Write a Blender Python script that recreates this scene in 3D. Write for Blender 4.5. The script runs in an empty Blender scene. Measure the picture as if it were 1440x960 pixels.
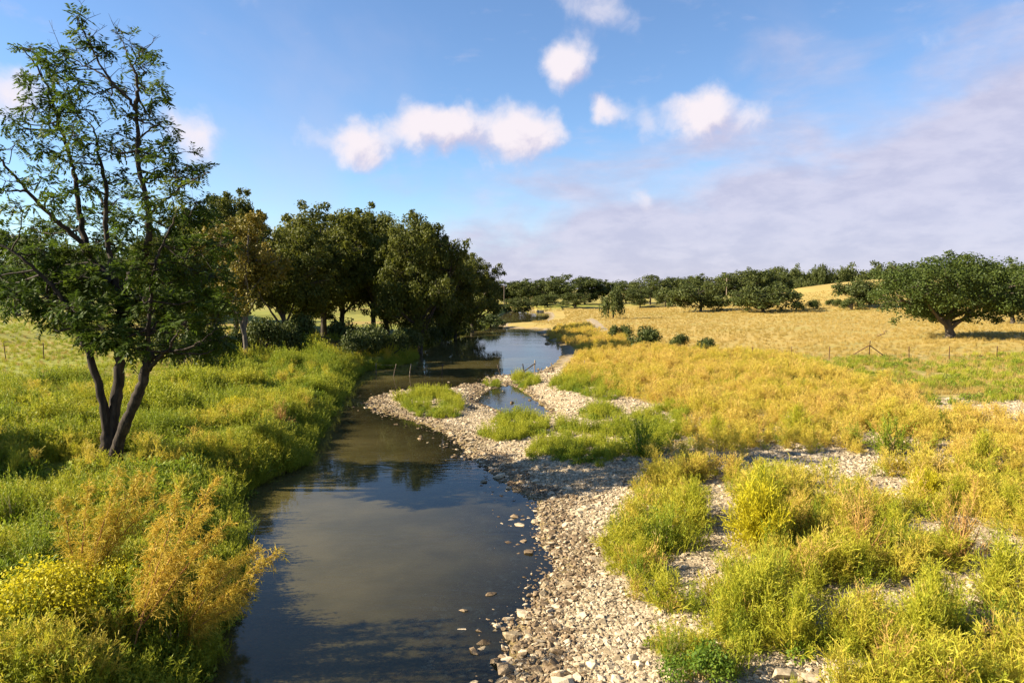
import bpy, math, random
import numpy as np
from mathutils import Vector

R = math.radians
S = bpy.context.scene
COL = S.collection

# ------------------------------------------------------------------ camera
CAM_H, PITCH, F = 7.0, R(4.3), 1000.0          # eye height above the water, tilt, focal length for a 1440 px wide frame
cam_d = bpy.data.cameras.new("camera"); cam = bpy.data.objects.new("camera", cam_d)
COL.objects.link(cam); S.camera = cam
cam.location = (0, 0, CAM_H); cam.rotation_euler = (R(90) - PITCH, 0, 0)
cam_d.sensor_width = 36.0; cam_d.lens = 25.0; cam_d.clip_end = 8000; cam_d.clip_start = 0.1
S.render.resolution_x, S.render.resolution_y = 1024, 682

# ------------------------------------------------------------------ light
SUN_EL = R(30.0)
SHADOW = Vector((1.0, 0.10, 0)).normalized()    # ground direction in which shadows fall
to_sun = Vector((-SHADOW.x * math.cos(SUN_EL), -SHADOW.y * math.cos(SUN_EL), math.sin(SUN_EL)))
sun_d = bpy.data.lights.new("sun", 'SUN'); sun = bpy.data.objects.new("sun", sun_d); COL.objects.link(sun)
sun_d.energy = 5.0; sun_d.angle = R(0.5); sun_d.color = (1.0, 0.87, 0.66)
sun.location = (-40, 0, 40)
sun.rotation_euler = to_sun.to_track_quat('Z', 'Y').to_euler()
S.view_settings.view_transform = 'Standard'; S.view_settings.look = 'None'
S.view_settings.exposure = 1.7; S.view_settings.gamma = 1.0

def pix_dir(px, py):
    """direction of a photograph pixel, used to lay the place out"""
    x = (px - 720) / F; u = (480 - py) / F
    return Vector((x, math.cos(PITCH) + u * math.sin(PITCH), -math.sin(PITCH) + u * math.cos(PITCH)))

# ------------------------------------------------------------------ sky
W = bpy.data.worlds.new("World"); S.world = W; W.use_nodes = True
wt = W.node_tree; wt.nodes.clear()
def N(t, typ, **kw):
    n = t.nodes.new(typ)
    for k, v in kw.items():
        if k.startswith('i_'):
            key = k[2:]; key = int(key) if key.isdigit() else key
            n.inputs[key].default_value = v
        else: setattr(n, k, v)
    return n
def math_n(t, op, a, b=None, c=None, clamp=False):
    n = t.nodes.new('ShaderNodeMath'); n.operation = op; n.use_clamp = clamp
    for i, v in enumerate((a, b, c)):
        if v is None: continue
        if isinstance(v, (int, float)): n.inputs[i].default_value = v
        else: t.links.new(v, n.inputs[i])
    return n.outputs[0]
def smooth(t, v, lo, hi, a=0.0, b=1.0):
    n = t.nodes.new('ShaderNodeMapRange'); n.interpolation_type = 'SMOOTHSTEP'
    t.links.new(v, n.inputs[0])
    for i, q in enumerate((lo, hi, a, b)): n.inputs[i + 1].default_value = q
    return n.outputs[0]
def mixc(t, f, a, b):
    n = t.nodes.new('ShaderNodeMix'); n.data_type = 'RGBA'
    for sock, v in ((n.inputs[0], f), (n.inputs[6], a), (n.inputs[7], b)):
        if isinstance(v, (int, float)): sock.default_value = v
        elif isinstance(v, tuple): sock.default_value = (*v, 1) if len(v) == 3 else v
        else: t.links.new(v, sock)
    return n.outputs[2]
def noise(t, vec, scale, detail=4, rough=0.5, dist=0.0):
    n = t.nodes.new('ShaderNodeTexNoise'); n.inputs['Scale'].default_value = scale
    n.inputs['Detail'].default_value = detail; n.inputs['Roughness'].default_value = rough
    n.inputs['Distortion'].default_value = dist
    if vec is not None: t.links.new(vec, n.inputs['Vector'])
    return n.outputs[0]

# clouds: heaps at their own directions in the sky, a sheet low in the north-east, thin scattered wisps all round
puffs = [(505,203,44,.95),(585,180,40,.9),(645,178,36,.9),(722,190,50,1.0),(795,92,36,.95),(850,152,26,.75),
         (990,160,44,1.0),(905,172,36,.5),(1060,168,30,.55),(268,190,42,.7),(12,130,42,.75),(780,190,30,.5),
         (430,192,26,.42),(868,30,50,.40),(812,-4,46,.40),(350,-8,34,.42),(905,280,24,.5),(1300,60,30,.34),(1425,20,30,.34)]
g = bpy.data.node_groups.new("cloud_density", 'ShaderNodeTree')
g.interface.new_socket("Vector", in_out='INPUT', socket_type='NodeSocketVector')
g.interface.new_socket("Density", in_out='OUTPUT', socket_type='NodeSocketFloat')
gi = g.nodes.new('NodeGroupInput'); go = g.nodes.new('NodeGroupOutput')
dv = gi.outputs[0]
wn = N(g, 'ShaderNodeTexNoise'); wn.inputs['Scale'].default_value = 22; wn.inputs['Detail'].default_value = 5
wn.inputs['Roughness'].default_value = .55
g.links.new(dv, wn.inputs['Vector'])
wsub = N(g, 'ShaderNodeVectorMath', operation='SUBTRACT'); g.links.new(wn.outputs['Color'], wsub.inputs[0]); wsub.inputs[1].default_value = (.5,.5,.5)
wsc = N(g, 'ShaderNodeVectorMath', operation='SCALE'); g.links.new(wsub.outputs[0], wsc.inputs[0]); wsc.inputs['Scale'].default_value = .050
wad = N(g, 'ShaderNodeVectorMath', operation='ADD'); g.links.new(dv, wad.inputs[0]); g.links.new(wsc.outputs[0], wad.inputs[1])
tot = None
for px, py, rr, amp in puffs:
    d = pix_dir(px, py).normalized()
    ds = N(g, 'ShaderNodeVectorMath', operation='DISTANCE'); g.links.new(wad.outputs[0], ds.inputs[0]); ds.inputs[1].default_value = d
    v = smooth(g, ds.outputs['Value'], 0.0, rr * 1.55 / F, amp, 0.0)
    tot = v if tot is None else math_n(g, 'ADD', tot, v)
g.links.new(tot, go.inputs[0])

tc = N(wt, 'ShaderNodeTexCoord'); vec = tc.outputs['Generated']
sky = N(wt, 'ShaderNodeTexSky', sky_type='NISHITA', sun_disc=False, sun_elevation=SUN_EL,
        sun_rotation=math.atan2(to_sun.x, to_sun.y), altitude=300, air_density=1.0, dust_density=0.05, ozone_density=3.0)
hs = N(wt, 'ShaderNodeVectorMath', operation='MULTIPLY'); wt.links.new(sky.outputs[0], hs.inputs[0]); hs.inputs[1].default_value = (1.00, 1.10, 1.22)
c1 = N(wt, 'ShaderNodeGroup', node_tree=g); wt.links.new(vec, c1.inputs[0])
off = N(wt, 'ShaderNodeVectorMath', operation='ADD'); wt.links.new(vec, off.inputs[0])
off.inputs[1].default_value = (-.020, 0, .026)
c2 = N(wt, 'ShaderNodeGroup', node_tree=g); wt.links.new(off.outputs[0], c2.inputs[0])
nC = noise(wt, vec, 26, 5, .6, .4)
lit = smooth(wt, math_n(wt, 'MULTIPLY_ADD', math_n(wt, 'SUBTRACT', nC, .5), 1.5, math_n(wt, 'SUBTRACT', c1.outputs[0], c2.outputs[0])), -.42, .30)
cum = smooth(wt, math_n(wt, 'MULTIPLY_ADD', math_n(wt, 'SUBTRACT', nC, .5), .55, c1.outputs[0]), .22, .86)
# cloud sheet: everything on one side of a tilted great circle, broken by noise
a, b = pix_dir(640, 335).normalized(), pix_dir(1440, 95).normalized()
nrm = a.cross(b).normalized()
if nrm.dot(pix_dir(1200, 350)) < 0: nrm = -nrm
dt = N(wt, 'ShaderNodeVectorMath', operation='DOT_PRODUCT'); wt.links.new(vec, dt.inputs[0]); dt.inputs[1].default_value = nrm
mp = N(wt, 'ShaderNodeMapping'); mp.inputs['Scale'].default_value = (1, 1, 2.6); wt.links.new(vec, mp.inputs['Vector'])
nA = noise(wt, mp.outputs[0], 6, 7, .55, .3); nB = noise(wt, mp.outputs[0], 15, 6, .6, .2)
sheet = smooth(wt, math_n(wt, 'ADD', dt.outputs['Value'], math_n(wt, 'MULTIPLY', math_n(wt, 'SUBTRACT', nA, .5), .30)), -.10, .05, 0, .9)
wisp = math_n(wt, 'MAXIMUM', smooth(wt, nB, .56, .82, 0, .30), smooth(wt, noise(wt, vec, 2.6, 6, .55, .4), .50, .74, 0, .26))
shade_sheet = smooth(wt, nB, .33, .68)
CL_LIT, CL_SH = (5.9, 5.45, 5.8), (3.8, 3.6, 4.7)
sheet_c = mixc(wt, shade_sheet, (3.5, 3.45, 4.55), (4.3, 4.15, 5.1))
cum_c = mixc(wt, lit, CL_SH, CL_LIT)
base = mixc(wt, wisp, hs.outputs[0], (4.1, 4.0, 5.1))
base = mixc(wt, sheet, base, sheet_c)
base = mixc(wt, cum, base, cum_c)
bg = N(wt, 'ShaderNodeBackground'); bg.inputs['Strength'].default_value = 0.05
wt.links.new(base, bg.inputs['Color'])
W.cycles.sampling_method = 'MANUAL'; W.cycles.sample_map_resolution = 512
S.cycles.max_bounces = 6; S.cycles.diffuse_bounces = 2; S.cycles.glossy_bounces = 3; S.cycles.transmission_bounces = 3
S.cycles.transparent_max_bounces = 6; S.cycles.caustics_reflective = False; S.cycles.caustics_refractive = False
wo = N(wt, 'ShaderNodeOutputWorld'); wt.links.new(bg.outputs[0], wo.inputs['Surface'])

# ------------------------------------------------------------------ helpers
def tag(o, label=None, cat=None, group=None, kind=None):
    for k, v in (('label', label), ('category', cat), ('group', group), ('kind', kind)):
        if v: o[k] = v
    return o
def empty(name, loc=(0, 0, 0), rz=0.0):
    o = bpy.data.objects.new(name, None); COL.objects.link(o); o.location = loc; o.rotation_euler = (0, 0, rz)
    o.empty_display_size = .2
    return o
def link(name, me, parent=None):
    o = bpy.data.objects.new(name, me); COL.objects.link(o); o.parent = parent
    return o
def mesh_np(name, V, faces, nper, mat=None, fattr=None, vattr=None, smooth_sh=False):
    """V (n,3); faces flat index array with nper corners each"""
    me = bpy.data.meshes.new(name); V = np.asarray(V, np.float32); faces = np.asarray(faces, np.int32).ravel()
    nf = len(faces) // nper
    me.vertices.add(len(V)); me.vertices.foreach_set('co', V.ravel())
    me.loops.add(len(faces)); me.loops.foreach_set('vertex_index', faces)
    me.polygons.add(nf); me.polygons.foreach_set('loop_start', np.arange(0, nf * nper, nper, dtype=np.int32))
    if smooth_sh: me.polygons.foreach_set('use_smooth', np.ones(nf, bool))
    for nm, arr in (fattr or {}).items():
        at = me.attributes.new(nm, 'FLOAT', 'FACE'); at.data.foreach_set('value', np.asarray(arr, np.float32))
    for nm, arr in (vattr or {}).items():
        at = me.attributes.new(nm, 'FLOAT', 'POINT'); at.data.foreach_set('value', np.asarray(arr, np.float32))
    if mat: me.materials.append(mat)
    me.update(calc_edges=True)
    return me
class Quads:
    """bag of loose quads (leaves, blades, twigs) with a per-face value"""
    def __init__(s): s.q = []; s.v = []
    def add(s, q, v): s.q.append(np.asarray(q, np.float32)); s.v.append(np.asarray(v, np.float32))
    def leaves(s, c, d, n, L, Wd, v):
        """rhombic leaves: base point c, direction d, approximate normal n"""
        d = d / (np.linalg.norm(d, axis=1, keepdims=True) + 1e-9)
        side = np.cross(d, n); side /= (np.linalg.norm(side, axis=1, keepdims=True) + 1e-9)
        L = np.asarray(L).reshape(-1, 1); Wd = np.asarray(Wd).reshape(-1, 1)
        mid = c + d * L * .45
        s.add(np.stack([c, mid + side * Wd * .5, c + d * L, mid - side * Wd * .5], 1), v)
    def strips(s, a, b, wa, wb, v, rng):
        d = b - a; rnd = rng.normal(size=a.shape); side = np.cross(d, rnd); side /= (np.linalg.norm(side, axis=1, keepdims=True) + 1e-9)
        wa = np.asarray(wa).reshape(-1, 1); wb = np.asarray(wb).reshape(-1, 1)
        s.add(np.stack([a - side * wa * .5, a + side * wa * .5, b + side * wb * .5, b - side * wb * .5], 1), v)
    def mesh(s, name, mat):
        q = np.concatenate(s.q); v = np.concatenate(s.v)
        return mesh_np(name, q.reshape(-1, 3), np.arange(len(q) * 4), 4, mat, {'v': v})
class Tubes:
    def __init__(s): s.V = []; s.Fc = []; s.n = 0
    def tube(s, pts, rad, sides=6):
        pts = np.asarray(pts, float); m = len(pts); rad = np.asarray(rad, float)
        t = np.gradient(pts, axis=0); t /= (np.linalg.norm(t, axis=1, keepdims=True) + 1e-9)
        ref = np.array([1.0, 0, 0]) if abs(t[0, 0]) < .8 else np.array([0, 1.0, 0])
        u = np.cross(t, ref); u /= np.linalg.norm(u, axis=1, keepdims=True); w = np.cross(t, u)
        ang = np.arange(sides) / sides * 2 * math.pi
        ring = pts[:, None] + rad[:, None, None] * (np.cos(ang)[None, :, None] * u[:, None] + np.sin(ang)[None, :, None] * w[:, None])
        s.V.append(ring.reshape(-1, 3))
        i = np.arange(m - 1)[:, None] * sides; j = np.arange(sides)[None]; k = (j + 1) % sides
        f = np.stack([i + j, i + k, i + sides + k, i + sides + j], -1).reshape(-1, 4) + s.n
        s.Fc.append(f); s.n += m * sides
        s.V.append(pts[-1:]); top = s.n; s.n += 1                    # close the tip
        l = top - sides
        s.Fc.append(np.array([[l + q, l + (q + 1) % sides, top, top] for q in range(sides)])[:, :4])
    def mesh(s, name, mat):
        V = np.concatenate(s.V); Fq = np.concatenate(s.Fc)
        tri = Fq[:, 2] == Fq[:, 3]
        me = bpy.data.meshes.new(name)
        me.from_pydata(V.tolist(), [], [tuple(f[:3]) if t else tuple(f) for f, t in zip(Fq.tolist(), tri)])
        me.polygons.foreach_set('use_smooth', np.ones(len(me.polygons), bool)); me.materials.append(mat); me.update()
        return me
def curve_pts(p, n=6, wob=0.0, rng=None):
    """smooth polyline through control points"""
    p = np.asarray(p, float); out = []
    q = np.vstack([2 * p[0] - p[1], p, 2 * p[-1] - p[-2]])
    for i in range(1, len(q) - 2):
        for t in np.arange(n) / n:
            a, b_, c, d = q[i - 1], q[i], q[i + 1], q[i + 2]
            out.append(.5 * (2 * b_ + (c - a) * t + (2 * a - 5 * b_ + 4 * c - d) * t * t + (3 * b_ - a - 3 * c + d) * t ** 3))
    out.append(p[-1]); out = np.array(out)
    if wob and rng is not None: out[1:-1] += rng.normal(size=out[1:-1].shape) * wob
    return out
def hash2(i, j, seed):
    n = (i * 374761393 + j * 668265263 + seed * 974711) & 0x7fffffff
    n = ((n ^ (n >> 13)) * 1274126177) & 0x7fffffff
    return ((n ^ (n >> 16)) & 0xffff) / 65535.0
def vnoise(x, y, seed=0):
    xi = np.floor(x).astype(np.int64); yi = np.floor(y).astype(np.int64); fx = x - xi; fy = y - yi
    fx = fx * fx * (3 - 2 * fx); fy = fy * fy * (3 - 2 * fy)
    return (hash2(xi, yi, seed) * (1 - fx) + hash2(xi + 1, yi, seed) * fx) * (1 - fy) + (hash2(xi, yi + 1, seed) * (1 - fx) + hash2(xi + 1, yi + 1, seed) * fx) * fy
def fbm(x, y, sc, seed=0, o=3):
    s = 0; a = .5; t = 0
    for k in range(o): s = s + a * vnoise(x * sc, y * sc, seed + k * 7); t += a; a *= .5; sc *= 2.1
    return s / t
def sstep(a, b, x):
    t = np.clip((x - a) / (b - a), 0, 1); return t * t * (3 - 2 * t)
def P(px, py, z=0.0):
    d = pix_dir(px, py); t = (z - CAM_H) / d.z
    return np.array([d.x * t, d.y * t])
def poly(lst, z=0.0): return np.array([P(x, y, z) for x, y in lst])
def inside(pg, x, y):
    r = np.zeros(x.shape, bool); j = len(pg) - 1
    for i in range(len(pg)):
        xi, yi = pg[i]; xj, yj = pg[j]
        if yi != yj: r ^= ((yi > y) != (yj > y)) & (x < (xj - xi) * (y - yi) / (yj - yi) + xi)
        j = i
    return r
def dist_line(pl, x, y, closed=False):
    d = np.full(x.shape, 1e9); m = len(pl)
    for i in range(m if closed else m - 1):
        a, b_ = pl[i], pl[(i + 1) % m]; e = b_ - a; L = e @ e + 1e-9
        t = np.clip(((x - a[0]) * e[0] + (y - a[1]) * e[1]) / L, 0, 1)
        d = np.minimum(d, np.hypot(x - a[0] - t * e[0], y - a[1] - t * e[1]))
    return d

# ------------------------------------------------------------------ materials
def mat_new(name):
    m = bpy.data.materials.new(name); m.use_nodes = True; t = m.node_tree; t.nodes.clear()
    out = t.nodes.new('ShaderNodeOutputMaterial')
    return m, t, out
def foliage(name, cols, transl=.3, tint_amt=.5, rough=.6):
    """leaf material: colour runs through cols by a per-leaf value, a per-plant tint and a per-plant random"""
    m, t, out = mat_new(name)
    at = N(t, 'ShaderNodeAttribute', attribute_name='v')
    ti = N(t, 'ShaderNodeAttribute', attribute_name='tint', attribute_type='INSTANCER')
    oi = N(t, 'ShaderNodeObjectInfo')
    f = math_n(t, 'MULTIPLY_ADD', at.outputs['Fac'], .45, math_n(t, 'MULTIPLY_ADD', ti.outputs['Fac'], tint_amt, math_n(t, 'MULTIPLY', oi.outputs['Random'], .15)), clamp=True)
    cr = t.nodes.new('ShaderNodeValToRGB'); e = cr.color_ramp.elements
    e[0].color = (*cols[0], 1); e[-1].color = (*cols[-1], 1)
    for k in range(1, len(cols) - 1):
        q = e.new(k / (len(cols) - 1)); q.color = (*cols[k], 1)
    t.links.new(f, cr.inputs[0])
    df = N(t, 'ShaderNodeBsdfPrincipled'); df.inputs['Roughness'].default_value = rough; df.inputs['Specular IOR Level'].default_value = .25
    tr = N(t, 'ShaderNodeBsdfTranslucent'); mx = N(t, 'ShaderNodeMixShader'); mx.inputs[0].default_value = transl
    t.links.new(cr.outputs[0], df.inputs['Base Color']); t.links.new(cr.outputs[0], tr.inputs['Color'])
    t.links.new(df.outputs[0], mx.inputs[1]); t.links.new(tr.outputs[0], mx.inputs[2]); t.links.new(mx.outputs[0], out.inputs[0])
    return m
def rough_mat(name, c1, c2, scale, bump=.5, detail=6, rough=.9, stretch=(1, 1, 1), bdist=.03):
    m, t, out = mat_new(name)
    tcn = N(t, 'ShaderNodeTexCoord'); mp = N(t, 'ShaderNodeMapping'); mp.inputs['Scale'].default_value = stretch
    t.links.new(tcn.outputs['Object'], mp.inputs[0]); n = noise(t, mp.outputs[0], scale, detail, .6, .3)
    oi = N(t, 'ShaderNodeObjectInfo')
    col = mixc(t, smooth(t, math_n(t, 'ADD', n, math_n(t, 'MULTIPLY', math_n(t, 'SUBTRACT', oi.outputs['Random'], .5), .5)), .25, .75), c1, c2)
    b_ = N(t, 'ShaderNodeBump'); b_.inputs['Strength'].default_value = bump; b_.inputs['Distance'].default_value = bdist; t.links.new(n, b_.inputs['Height'])
    p = N(t, 'ShaderNodeBsdfPrincipled'); p.inputs['Roughness'].default_value = rough; p.inputs['Specular IOR Level'].default_value = .25
    t.links.new(col, p.inputs['Base Color']); t.links.new(b_.outputs[0], p.inputs['Normal']); t.links.new(p.outputs[0], out.inputs[0])
    return m
M = {}
M['bark'] = rough_mat('grey_bark', (.018, .014, .011), (.085, .064, .046), 7, 1.0, stretch=(1, 1, .22))
M['bark_far'] = rough_mat('dark_bark', (.03, .024, .018), (.10, .08, .06), 5, .8, stretch=(1, 1, .3))
M['bark_pale'] = rough_mat('pale_bark', (.10, .085, .07), (.34, .28, .22), 6, .8, stretch=(1, 1, .3))
M['deadwood'] = rough_mat('dead_wood', (.05, .03, .02), (.20, .13, .085), 6, .6, stretch=(1, 1, .3))
M['post'] = rough_mat('weathered_post', (.06, .045, .032), (.22, .17, .12), 8, .5, stretch=(1, 1, .25))
M['post_grey'] = rough_mat('grey_post', (.22, .19, .16), (.48, .43, .37), 8, .4, stretch=(1, 1, .25))
M['rust'] = rough_mat('rusted_steel', (.05, .025, .015), (.13, .065, .035), 14, .2)
M['wire'] = rough_mat('fence_wire', (.12, .11, .10), (.2, .18, .16), 20, .1, rough=.5)
M['stone'] = rough_mat('limestone', (.21, .16, .092), (.50, .405, .27), 3.2, .5)
M['stone_wet'] = rough_mat('damp_limestone', (.09, .06, .03), (.24, .17, .095), 3.2, .5, rough=.6)
M['stem_red'] = rough_mat('red_stem', (.22, .09, .035), (.42, .22, .08), 5, .2)
M['stem_straw'] = rough_mat('straw_stem', (.36, .25, .10), (.56, .42, .2), 5, .2)
M['walnut'] = foliage('pinnate_leaves', [(.038, .072, .009), (.080, .120, .012), (.15, .175, .016), (.32, .24, .02)], .45)
M['pecan'] = foliage('pecan_leaves', [(.050, .064, .008), (.100, .110, .012), (.165, .155, .016), (.24, .19, .02)], .38)
M['yellowing'] = foliage('yellowing_leaves', [(.07, .075, .012), (.15, .125, .015), (.27, .19, .02), (.36, .24, .03)], .25)
M['oak'] = foliage('oak_leaves', [(.034, .055, .009), (.066, .092, .013), (.115, .135, .02), (.16, .16, .03)], .32)
M['far'] = foliage('far_leaves', [(.045, .060, .014), (.075, .092, .018), (.12, .128, .026), (.18, .16, .036)], .32)
M['weed_green'] = foliage('weed_leaves', [(.08, .135, .012), (.21, .26, .018), (.38, .37, .026), (.52, .42, .05)], .4)
M['herb'] = foliage('herb_leaves', [(.06, .12, .012), (.13, .20, .016), (.28, .31, .022), (.48, .39, .03)], .4)
M['feather'] = foliage('feathery_weed', [(.22, .27, .018), (.42, .40, .030), (.54, .42, .06), (.60, .42, .11)], .4, .6)
M['drygrass'] = foliage('dry_grass', [(.17, .15, .031), (.32, .235, .050), (.42, .30, .08), (.48, .36, .14)], .35, .6)
M['yellow_leaf'] = foliage('yellow_leaf', [(.34, .31, .015), (.60, .52, .022), (.72, .60, .035)], .4)
M['tan'] = foliage('tan_twigs', [(.30, .17, .05), (.48, .31, .07), (.55, .40, .12)], .25)

# ------------------------------------------------------------------ the river's outline
LEFT = [(262,960),(285,900),(322,830),(330,770),(312,730),(335,690),(418,655),(440,615),(463,580),(478,555),(492,536),(505,523),
        (560,514),(583,505),(582,492),(610,481),(650,468),(672,462),(690,452),(702,444),(715,438),(740,436)]
RIGHT = [(772,440),(772,447),(764,452),(706,455),(700,459),(716,462),(765,463),(752,467),(765,474),(788,485),(791,493),(786,505),
         (775,515),(757,524),(702,528),(683,535),(690,540),(650,541),(634,547),(600,547),(560,550),(527,558),(512,570),(545,582),
         (600,597),(640,617),(660,640),(690,662),(717,682),(760,708),(752,735),(780,790),(762,830),(722,885),(728,930),(704,965)]
left_l = np.vstack([[[-7.5, -60], [-6.2, 0], [-5.9, 8]], poly(LEFT)])
right_l = np.vstack([poly(RIGHT), [[-.3, 8], [-.6, 0], [-1, -60]]])
river_pg = np.vstack([left_l, right_l])
pool_pg = poly([(716,541),(692,547),(673,556),(669,566),(690,573),(712,583),(764,588),(773,578),(759,567),(746,556),(729,546)])
pool2_pg = poly([(655,577),(666,574),(676,579),(668,583)])
berm_l = np.array([[-52, 40], [-50, 69], [-48.4, 82], [-45.6, 98], [-42, 125], [-30, 160]])
RGH = poly([(985,512),(1050,497),(1150,494),(1440,500),(1700,505),(1700,600),(1440,590),(1330,566),(1200,560),(1100,548),(1010,540)], 1.1)
WEED_R = poly([(842,770),(896,705),(888,664),(955,655),(965,592),(905,566),(838,545),(792,540),(800,515),(826,478),(850,462),(900,490),(1000,494),(1130,512),
               (1200,545),(1290,566),(1440,612),(1700,640),(1900,1200),(1300,1250),(1180,962),(935,935),(900,850),(880,800)], .6)
WEED_FAR = poly([(768,470),(790,455),(835,450),(845,470),(820,492),(800,482)], .5)
CLEAR = [(1150,655,170,17),(1275,650,70,16),(1402,587,95,22),(1330,835,60,24),(1390,820,80,26),(985,790,40,10),(1160,935,110,22),(1120,640,70,12),
         (950,860,50,22),(1290,700,40,10),(1040,905,40,14),(1240,880,40,12)]
PATH_FAR = poly([(822,448),(835,447),(862,468),(850,472),(838,466)], .7)

def terrain(x, y):
    """height of the land at x, y and the masks that say what lies there"""
    inw = inside(river_pg, x, y)
    dl, dr = dist_line(left_l, x, y), dist_line(right_l, x, y)
    dp = dist_line(pool_pg, x, y, True); inp = inside(pool_pg, x, y); inp2 = inside(pool2_pg, x, y)
    n1 = fbm(x, y, .12, 3); n2 = fbm(x, y, .7, 11); n3 = fbm(x, y, 2.3, 23, 2)
    left = (~inw) & (dl < dr)
    h_left = .08 + .85 * sstep(0, 1.3, dl) + .35 * sstep(2, 14, dl) + .10 * (n2 - .5) + .35 * (n1 - .5) * sstep(2, 10, dl) + .012 * np.clip(dl - 10, 0, 80)
    db = dist_line(berm_l, x, y); bx = np.interp(y, berm_l[:, 1], berm_l[:, 0])
    h_left = h_left + .75 * sstep(.55, -.25, x - bx) * sstep(30, 55, y)
    dd = np.minimum(dr, np.where(inp, 0, dp + .6))
    h_right = .03 + .075 * np.clip(dr, 0, 7) + .020 * np.clip(dr - 7, 0, 40) + .10 * (n2 - .5) * sstep(0, 2, dr) + .07 * (n3 - .5) + .25 * (n1 - .5) * sstep(4, 12, dr)
    h_right = h_right * (1 - .88 * sstep(2.2, 0, dp))
    hill = sstep(125, 300, y + .25 * x) * sstep(35, 125, x - (y - 200) * .05)
    h_right = h_right + hill * (10.2 + 1.6 * (fbm(x, y, .012, 5) - .5))
    h_bed = -np.minimum(.02 + .050 * dr, .15 + .6 * sstep(0, 2.0, dl)) * 1.0
    h_bed = np.maximum(h_bed, -.55) + .05 * (n3 - .5) + .06 * (n2 - .5)
    h_bed = np.where(inw, np.minimum(h_bed, -.012), h_bed)
    h = np.where(inw, h_bed, np.where(left, h_left, h_right))
    h = np.where(inp, -np.minimum(.04 + .07 * dp, .3) + .03 * (n3 - .5), h); h = np.where(inp2, -.05, h)
    # gravel: the right shore and clearings in the weeds
    wr = inside(WEED_R, x, y)
    gr = np.where(inw | inp | inp2, 1.0, 0.0)
    shore = (~left) & (~inw) & (x < 9) & (y < 62)
    gr = np.where(shore & ~wr, 1.0, gr)
    clear = np.zeros(x.shape)
    for cx, cy, a_, b_ in CLEAR:
        q = P(cx, cy, .6); ea = P(cx + a_, cy, .6); eb = P(cx, cy + b_, .6)
        rx = ea[0] - q[0]; ry = abs(eb[1] - q[1])
        clear = np.maximum(clear, sstep(1.25, .7, np.hypot((x - q[0]) / rx, (y - q[1]) / ry) + .7 * (n2 - .5)))
    clear = np.maximum(clear, inside(PATH_FAR, x, y) * 1.0)
    gr = np.maximum(gr, np.where(left, 0, clear))
    gr = np.maximum(gr, np.where((~left) & (~inw), sstep(2.6, .3, dr + 1.5 * (n2 - .5)), 0))
    gr = np.maximum(gr, np.where((~left) & wr, .72 * sstep(46, 34, y), 0))
    return h, dict(inw=inw | inp | inp2, left=left, dl=dl, dr=dr, gravel=gr, clear=clear, weed=wr, n1=n1, n2=n2, hill=hill)

def axis(f0, f1, st, lo, hi, gr=1.055):
    a = list(np.arange(f0, f1, st)); s = st; v = a[-1]
    while v < hi: s *= gr; v += s; a.append(v)
    s = st; v = a[0]; pre = []
    while v > lo: s *= gr * 1.03; v -= s; pre.append(v)
    return np.array(pre[::-1] + a)
xs = axis(-22, 30, .28, -2600, 2600); ys = axis(6, 62, .28, -300, 3200)
GX, GY = np.meshgrid(xs, ys); GZ, GM = terrain(GX.ravel(), GY.ravel()); nx, ny = len(xs), len(ys)
GZg = GZ.reshape(ny, nx)
def height(x, y):
    x = np.atleast_1d(np.asarray(x, float)); y = np.atleast_1d(np.asarray(y, float))
    i = np.clip(np.searchsorted(xs, x) - 1, 0, nx - 2); j = np.clip(np.searchsorted(ys, y) - 1, 0, ny - 2)
    fx = (x - xs[i]) / (xs[i + 1] - xs[i]); fy = (y - ys[j]) / (ys[j + 1] - ys[j])
    return (GZg[j, i] * (1 - fx) + GZg[j, i + 1] * fx) * (1 - fy) + (GZg[j + 1, i] * (1 - fx) + GZg[j + 1, i + 1] * fx) * fy
def ground_at(px, py, z0=.8):
    """where the sight line through a pixel meets the land"""
    z = z0
    for _ in range(12):
        p = P(px, py, z); z = .5 * z + .5 * float(height(p[0], p[1])[0])
    return np.array([p[0], p[1], float(height(p[0], p[1])[0])])
def at_dist(px, d): 
    x = (px - 720) / F * d; return np.array([x, d, float(height(x, d)[0])])
def ztop(py, d): return CAM_H + (405 - py) / F * d

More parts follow.
